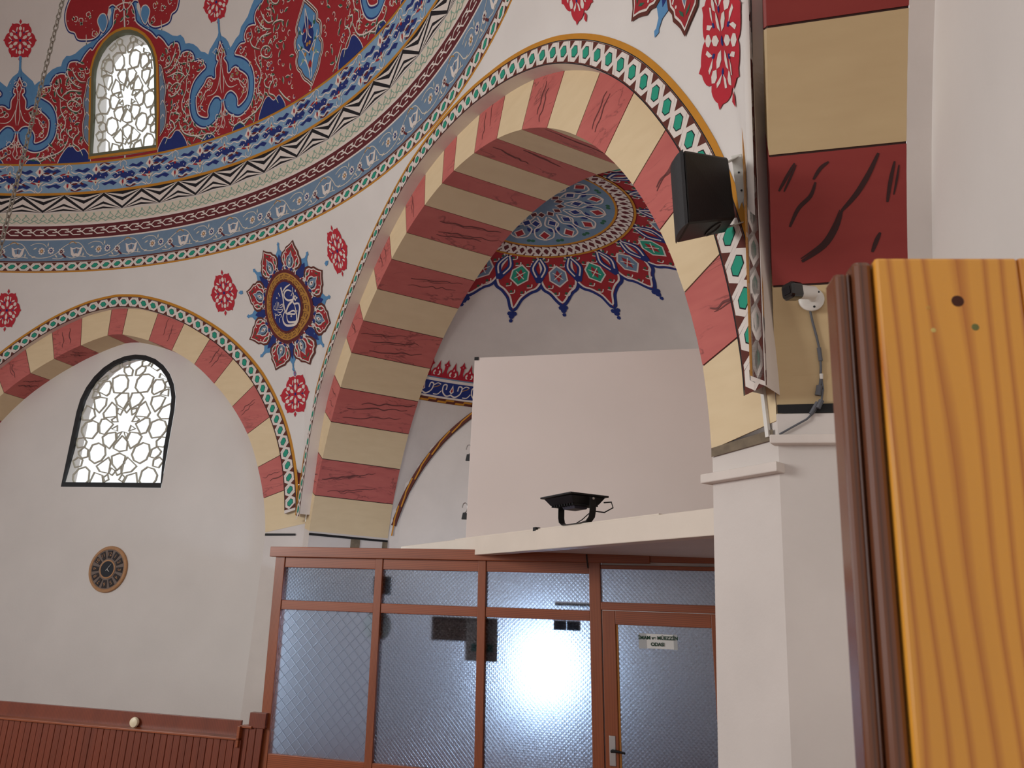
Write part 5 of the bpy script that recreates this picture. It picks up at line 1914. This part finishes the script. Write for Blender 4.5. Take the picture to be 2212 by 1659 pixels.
def Dq(s_, z_, off=0.0): return PD.X(s_, z_ + .016 * (s_ - 6.4), off)


def dpiece(name, s0, s1, z0, z1, o0, o1, m, parent, bevel=.004):
    b = MB()
    b.hexa([Dq(s0, z0, o0), Dq(s1, z0, o0), Dq(s1, z1, o0), Dq(s0, z1, o0), Dq(s0, z0, o1), Dq(s1, z0, o1), Dq(s1, z1, o1), Dq(s0, z1, o1)])
    return b.build(name, m, parent, bevel=bevel)


dado = tag(empty('low_panelling', Dq(5, 0)), 'low red brown wooden panelling with a ledge left of the partition', 'panelling')
dpiece('back_board', 1.0, 6.33, .70, 1.0, .09, .115, WOODP, dado)
dpiece('ledge', 1.0, 6.40, .855, .875, -.03, .10, WOODH, dado)
dpiece('ledge_end', 6.375, 6.40, .80, .97, -.03, .11, WOODH, dado)
dpiece('top_batten', 6.38, 6.50, .955, .975, -.012, .06, WOODH, dado)
dpiece('end_block', 6.46, 6.62, .96, 1.085, .0, .06, WOODP, dado)
pw = .068
k = 0
s_ = 2.2
while s_ < 6.36:
    dpiece('plank', s_ + .002, s_ + pw - .002, .0, .858, -.012 + .0015 * (k % 2), .01, WOODP, dado, bevel=.004)
    s_ += pw
    k += 1
for k in range(3):
    dpiece('plank', 6.40 + k * pw, 6.40 + (k + 1) * pw - .004, 0, .96, .01, .03, WOODP, dado)
b = MB()
b.lathe(Dq(5.24, .915, .085), -PD.n, [(.030, 0), (.042, .006), (.046, .022), (.040, .036), (.018, .044)], 24)
knob = b.build('ivory_disc', mat('ivory_plastic', (226, 214, 184), .35), None, smooth=True)
tag(knob, 'round ivory disc standing on the ledge of the low panelling', 'disc')

# ------------------------------------------------------------------ wall clock
CK = P1.X(.715, 2.375, .5)
ck = tag(empty('wall_clock', CK), 'round wooden clock with dark number plates on the left wall', 'clock')
CW = mat('light_clock_wood', (176, 132, 92), .45, var=.1, vscale=20)
CD = mat('dark_clock_plate', (44, 36, 36), .45)
CG = mat('grey_clock_inlay', (120, 106, 98), .5)
b = MB()
b.lathe(CK, -P1.n, [(.365, 0), (.37, .02), (.36, .034), (.322, .036), (.316, .028), (.0, .028)], 56)
b.build('rim', CW, ck, smooth=True)
b = MB()
b.lathe(CK - P1.n * .026, -P1.n, [(.314, 0), (.314, .003), (0, .003)], 56)
b.build('inlay_ring', CG, ck)
b = MB()
b.lathe(CK - P1.n * .026, -P1.n, [(.150, 0), (.150, .010), (.128, .012), (.126, .008), (0, .008)], 48)
b.build('inner_ring', CW, ck)
b = MB()
b.lathe(CK - P1.n * .030, -P1.n, [(.127, 0), (.127, .006), (0, .006)], 48)
b.build('dial', mat('black_dial', (24, 26, 34), .4), ck)


def cpt(r, t, o): return CK + P1.t * (r * math.sin(t)) + Z * (r * math.cos(t)) - P1.n * o


for k in range(12):
    t = (k + 1) * PI / 6
    b = MB()
    lo = [cpt(.175, t - .17, .029), cpt(.300, t - .16, .029), cpt(.300, t + .16, .029), cpt(.175, t + .17, .029)]
    hi = [p - P1.n * .010 for p in lo]
    b.prism(hi, lo)
    pl_ = b.build('number_plate', CD, ck, bevel=.002)
    up = cpt(1, t, 0) - cpt(0, t, 0)
    rt = P1.t * math.cos(t) - Z * math.sin(t)
    text(str(k + 1), .082, cpt(.238, t, .0405), rt, up, CW, pl_, name='numeral')
for (t, l, w_, l0) in ((rad(38), .105, .005, .03), (rad(128), .062, .008, .0)):
    b = MB()
    c_, r_ = cpt(1, t, 0) - cpt(0, t, 0), P1.t * math.cos(t) - Z * math.sin(t)
    p0 = CK - P1.n * .040
    q4 = [p0 - c_ * l0 - r_ * w_ * .6, p0 + c_ * l - r_ * w_ * .4, p0 + c_ * l + r_ * w_ * .4, p0 - c_ * l0 + r_ * w_ * .6]
    b.prism([p - P1.n * .003 for p in q4], q4)
    b.build('hand', WHITEP, ck)

# ------------------------------------------------------------------ loudspeaker on its wall bracket
sp_ = tag(empty('wall_loudspeaker', (1.0, 3.55, 3.95)), 'black loudspeaker on a white bracket beside the striped arch', 'loudspeaker')
TLp, TRp, BRp, BLp = (Vector(p) for p in ((.749, 3.285, 4.174), (1.063, 3.643, 4.376), (1.121, 3.731, 4.072), (.792, 3.381, 3.842)))
wv = Vector((-.015, .21, -.012))
SPK = mat('black_speaker_shell', (19, 19, 20), .5, bump=.08, bscale=90)
GR = mat('charcoal_grille', (52, 52, 54), .6, bump=.3, bscale=260)
b = MB()
wb_ = wv * .78
b.hexa([TLp, TRp, BRp, BLp, TLp + wv, TRp + wb_, BRp + wb_, BLp + wv])
b.build('cabinet', SPK, sp_, bevel=.016)
fd = (TLp - TRp).normalized()
v, f = [], []
n = 10
for i in range(n + 1):
    t = i / n
    bul = .045 * math.sin(PI * t) ** .7
    for a_, c_ in ((TLp, 0), (BLp, 1)):
        p = a_ + wv * (.02 + .96 * t)
        v.append(p + fd * (bul + .004))
for i in range(n):
    f.append((2 * i, 2 * i + 1, 2 * i + 3, 2 * i + 2))
v += [TLp + wv * .02, BLp + wv * .02]
f.append(tuple(2 * i for i in range(n + 1)))
f.append(tuple(2 * i + 1 for i in range(n, -1, -1)))
mesh('grille', v, f, GR, sp_, smooth=False)
b = MB()
pc = BLp * .38 + BRp * .62 + wv * .45
nd = (BRp - BLp).cross(wv).normalized()
if nd.z > 0: nd = -nd
b.lathe(pc - nd * .004, nd, [(.050, 0), (.052, .010), (.044, .010), (.040, .002), (.0, .0025)], 28)
b.build('port', mat('dark_port', (46, 40, 38), .5), sp_)
bk = [Vector((1.135, 3.74, 4.452)), Vector((1.22, 3.87, 4.10))]
b = MB()
mid = (TRp + BRp) * .5 + wv * .35
ax = (bk[1] - bk[0]).normalized()
sd = ax.cross(Vector((.36, .93, 0))).normalized()
tw = Vector((.5, .85, .1)).normalized()
w0 = .028
for p0, p1 in ((bk[0], bk[1]),):
    q4 = [p0 - sd * w0, p0 + sd * w0, p1 + sd * w0, p1 - sd * w0]
    b.prism(q4, [p + tw * .012 for p in q4])
brk = b.build('bracket', WHITEM, sp_, bevel=.003)
for pp, qq in ((TRp + wv * .35, bk[0] + ax * .02), (BRp + wv * .35 - Z * .01, bk[1] - ax * .02)):
    b = MB()
    dv = (qq - pp)
    s2 = dv.cross(Z).normalized() * .022
    q4 = [pp - s2, pp + s2, qq + s2, qq - s2]
    b.prism(q4, [p + Z * .006 for p in q4])
    b.build('bracket_arm', WHITEM, brk)
for k in range(3):
    p = bk[0] + (bk[1] - bk[0]) * (.25 + .25 * k) - tw * .001
    MB().lathe(p, -tw, [(.006, 0), (.006, .002)], 8).build('screw', METAL, brk)
# cable trunking down the pillar
b = MB()
pth = [(4.47, 4.10), (4.537, 3.866), (4.582, 3.634), (4.613, 3.442), (4.66, 2.948)]
for i in range(len(pth) - 1):
    (s0, z0), (s1, z1) = pth[i], pth[i + 1]
    b.hexa([P2.X(s0 - .011, z0, .132), P2.X(s0 + .011, z0, .132), P2.X(s1 + .011, z1, .132), P2.X(s1 - .011, z1, .132), P2.X(s0 - .011, z0, .152), P2.X(s0 + .011, z0, .152), P2.X(s1 + .011, z1, .152), P2.X(s1 - .011, z1, .152)])
trk = b.build('cable_trunking', WHITEP, None)
tag(trk, 'thin white cable trunking down the pillar below the loudspeaker', 'trunking')

# ------------------------------------------------------------------ security camera on the right-hand jamb
cm = tag(empty('security_camera', PJ.X(11.0, 3.66, 0)), 'white bullet security camera with black face on the cream jamb', 'camera')

def JP(s_, z_, off=.012):
    """point of the curved jamb that lies behind this spot of the jamb plane, lifted off towards the hall"""
    X0 = PJ.X(s_, z_)
    e = Vector((0, 0, CAMZ))
    lo_, hi_ = .5, 1.0
    for _ in range(30):
        m_ = (lo_ + hi_) / 2
        p = e + (X0 - e) * m_
        a_, zz = (p - P3.O).dot(P3.t) - A3.c, p.z - A3.z0
        if zz > .35 and math.hypot(a_, zz) > A3.ri(math.degrees(math.atan2(zz, a_))):
            hi_ = m_
        else:
            lo_ = m_
    return e + (X0 - e) * lo_ - P1.n * off


cam_o = JP(10.985, 3.665, .006)
b = MB()
b.lathe(cam_o, -P1.n, [(.062, 0), (.062, .010), (.052, .020), (.03, .024), (.0, .024)], 32)
base_ = b.build('base', WHITEP, cm, smooth=True)
for k in range(3):
    t = 2 * PI * k / 3 + .75
    MB().lathe(cam_o + P1.t * (.047 * math.cos(t)) + Z * (.047 * math.sin(t)) - P1.n * .016, -P1.n, [(.006, 0), (.006, .006)], 8).build('screw', METAL, base_)
bd_ = (P1.t * -.80 - P1.n * .57 - Z * .12).normalized()
j0 = cam_o - P1.n * .03
b = MB()
b.tube([cam_o - P1.n * .015, j0 - P1.n * .02, j0 - P1.n * .045 + bd_ * .02], [.022, .022, .018], 12)
b.build('joint', WHITEP, cm, smooth=True)
b0 = j0 - P1.n * .05 + Z * .004 + P1.t * .005
up_ = (Z - bd_ * Z.dot(bd_)).normalized()
sd_ = bd_.cross(up_)


def rsq(p, hw, hh, r, n=5):
    o = []
    for cx, cy, a0 in ((hw - r, hh - r, 0), (-hw + r, hh - r, 90), (-hw + r, -hh + r, 180), (hw - r, -hh + r, 270)):
        for k in range(n + 1):
            t = rad(a0 + 90 * k / n)
            o.append(p + sd_ * (cx + r * math.cos(t)) + up_ * (cy + r * math.sin(t)))
    return o


b = MB()
b.prism(rsq(b0 + bd_ * .11, .034, .034, .026), rsq(b0, .032, .032, .028))
bod = b.build('body', WHITEP, cm, smooth=True)
b = MB()
l0, l1, l2 = rsq(b0 + bd_ * .098, .041, .041, .022), rsq(b0 + bd_ * .150, .043, .043, .022), rsq(b0 + bd_ * .162, .036, .036, .018)
n = len(l0)
v = l0 + l1 + l2
f = [(i, (i + 1) % n, n + (i + 1) % n, n + i) for i in range(n)] + [(n + i, n + (i + 1) % n, 2 * n + (i + 1) % n, 2 * n + i) for i in range(n)] + [tuple(range(2 * n, 3 * n)), tuple(range(n - 1, -1, -1))]
b.add(v, f)
fc = b.build('face', mat('gloss_black', (10, 10, 12), .12, coat=1.0), cm)
b = MB()
b.prism(rsq(b0 + bd_ * .1645, .024, .019, .006), rsq(b0 + bd_ * .160, .024, .019, .006))
b.build('lens_window', mat('lens_black', (30, 27, 30), .2), fc)
b = MB()
p_ = b0 + bd_ * .075 - sd_ * 0 + up_ * 0
b.hexa([p_ + sd_ * .0345 + up_ * .005, p_ + sd_ * .0345 - up_ * .005, p_ + sd_ * .0345 - up_ * .005 - bd_ * .035, p_ + sd_ * .0345 + up_ * .005 - bd_ * .035] + [q_ - sd_ * .002 for q_ in (p_ + sd_ * .0345 + up_ * .005, p_ + sd_ * .0345 - up_ * .005, p_ + sd_ * .0345 - up_ * .005 - bd_ * .035, p_ + sd_ * .0345 + up_ * .005 - bd_ * .035)])
b.build('faded_mark', mat('faded_grey', (150, 148, 142), .5), bod)
GREYC = mat('grey_cable', (96, 98, 104), .55)
b = MB()
b.tube([JP(10.975, 3.61), JP(10.985, 3.54), JP(11.0, 3.46), JP(11.012, 3.38), JP(11.012, 3.30), JP(11.008, 3.24), JP(11.0, 3.19)], .006, 8)
b.tube([JP(11.008, 3.40), JP(11.013, 3.33)], .011, 8)
b.tube([JP(11.012, 3.24), JP(11.016, 3.18), JP(11.005, 3.12), JP(10.975, 3.07), JP(10.93, 3.025, .026), JP(10.86, 2.985, .026), JP(10.80, 2.95, .026)], .005, 8)
b.tube([JP(11.0, 3.20), JP(10.99, 3.15)], .015, 8)
b.tube([JP(11.004, 3.12, .03), JP(10.985, 3.08, .03)], .013, 8)
b.tube([JP(10.985, 3.11, .03), JP(10.95, 3.05, .03)], .010, 8)
b.build('cable', GREYC, cm, smooth=True)
b = MB()
b.tube([JP(11.012, 3.262), JP(11.011, 3.235)], .009, 8)
b.build('connector', WHITEP, cm)

# ------------------------------------------------------------------ chain of the hanging lamp
ch = []
v, f = [], []
cx_, cy_ = -3.46, 4.90
bmc = MB()
z_ = 2.9
k = 0
while z_ < 10.5:
    d_ = Vector((.018, 0, 0)) if k % 2 else Vector((.0, .018, 0))
    c_ = Vector((cx_, cy_, z_))
    pts = [c_ + d_ * math.cos(t) * .8 + Z * (.034 * math.sin(t)) for t in [2 * PI * q_ / 8 for q_ in range(8)]]
    bmc.tube(pts, .006, 4, closed=True)
    z_ += .050
    k += 1
cho = bmc.build('lamp_chain', mat('dull_chain_steel', (150, 144, 134), .4, metal=.6), None)
tag(cho, 'long thin metal lamp chain hanging down from the painted dome', 'chain')

# ------------------------------------------------------------------ pine door leaf beside the camera
DE = Vector((.9 * math.sin(rad(25.873)) + .0045, .9 * math.cos(rad(25.873)), 0))
du = Vector((math.sin(rad(97.1)), math.cos(rad(97.1)), 0))
dn = Vector((-du.y, du.x, 0))       # away from the camera
if dn.y < 0: dn = -dn
DT = 2.433
PINE = wood('honey_pine', (236, 166, 58), (196, 116, 36), rings=15, dist=13, turn=rad(7), stretch=.15, dscale=.62, detail=1, coat=.6, rough=.25, wear=.25)
PINEB = wood('dark_stained_edge', (118, 66, 34), (80, 44, 26), rings=30, coat=.6, rough=.25)
PINEP = wood('orange_pine_panel', (214, 116, 46), (176, 86, 36), rings=14, dist=10, turn=rad(7), stretch=.15, dscale=.6, detail=1, coat=.6, rough=.2)
dr = tag(empty('door_2', DE), 'honey coloured pine door leaf standing open beside the camera', kind='structure')


def DQ(u, z_, o=0.0): return DE + du * u + dn * o + Z * z_


def dbox(name, u0, u1, z0, z1, o0, o1, m, bevel=.003):
    b = MB()
    b.hexa([DQ(u0, z0, o0), DQ(u1, z0, o0), DQ(u1, z1, o0), DQ(u0, z1, o0), DQ(u0, z0, o1), DQ(u1, z0, o1), DQ(u1, z1, o1), DQ(u0, z1, o1)])
    return b.build(name, m, dr, bevel=bevel)


dbox('stile', 0, .150, .02, DT, 0, .04, PINE, bevel=.004)
dbox('top_rail', .150, .75, DT - .125, DT, 0, .04, PINE)
dbox('stile', .62, .75, .02, DT - .125, 0, .04, PINE)
dbox('bottom_rail', .150, .62, .02, .22, 0, .04, PINE)
dbox('edge_lip', -.022, -.001, .02, DT - .001, .006, .04, PINEB, bevel=.006)
dbox('edge_rebate', -.027, -.022, .02, DT - .012, .016, .04, PINEB)
dbox('edge_strip', -.041, -.027, .02, DT - .014, .012, .05, PINEB, bevel=.004)
# raised panel with a rounded bevel
v, f = [], []
us = [(.150, .006), (.153, -.006), (.162, -.008), (.172, .004), (.182, .014)]
for u_, o_ in us:
    d_ = u_ - .150
    v += [DQ(u_, .22 + d_, o_), DQ(.62 - d_, .22 + d_, o_), DQ(.62 - d_, DT - .125 - d_, o_), DQ(u_, DT - .125 - d_, o_)]
for i in range(len(us) - 1):
    for k in range(4):
        f.append((4 * i + k, 4 * i + (k + 1) % 4, 4 * i + 4 + (k + 1) % 4, 4 * i + 4 + k))
mesh('panel_moulding', v, f, PINE, dr, smooth=True)
dbox('panel', .180, .59, .25, DT - .155, .012, .03, PINEP)
# knots and old nail marks
for u_, z_, r_, c_ in ((.083, DT - .052, .0075, (70, 32, 16)), (.098, DT - .082, .0045, (112, 116, 66)), (.055, DT - .086, .003, (214, 190, 110)), (.052, DT - .060, .003, (206, 150, 70))):
    b = MB()
    b.lathe(DQ(u_, z_, .0005), -dn, [(r_, 0), (r_ * .8, .0008), (.0, .001)], 16)
    b.build('knot', mat('knot_%d' % c_[0], c_, .4), dr)
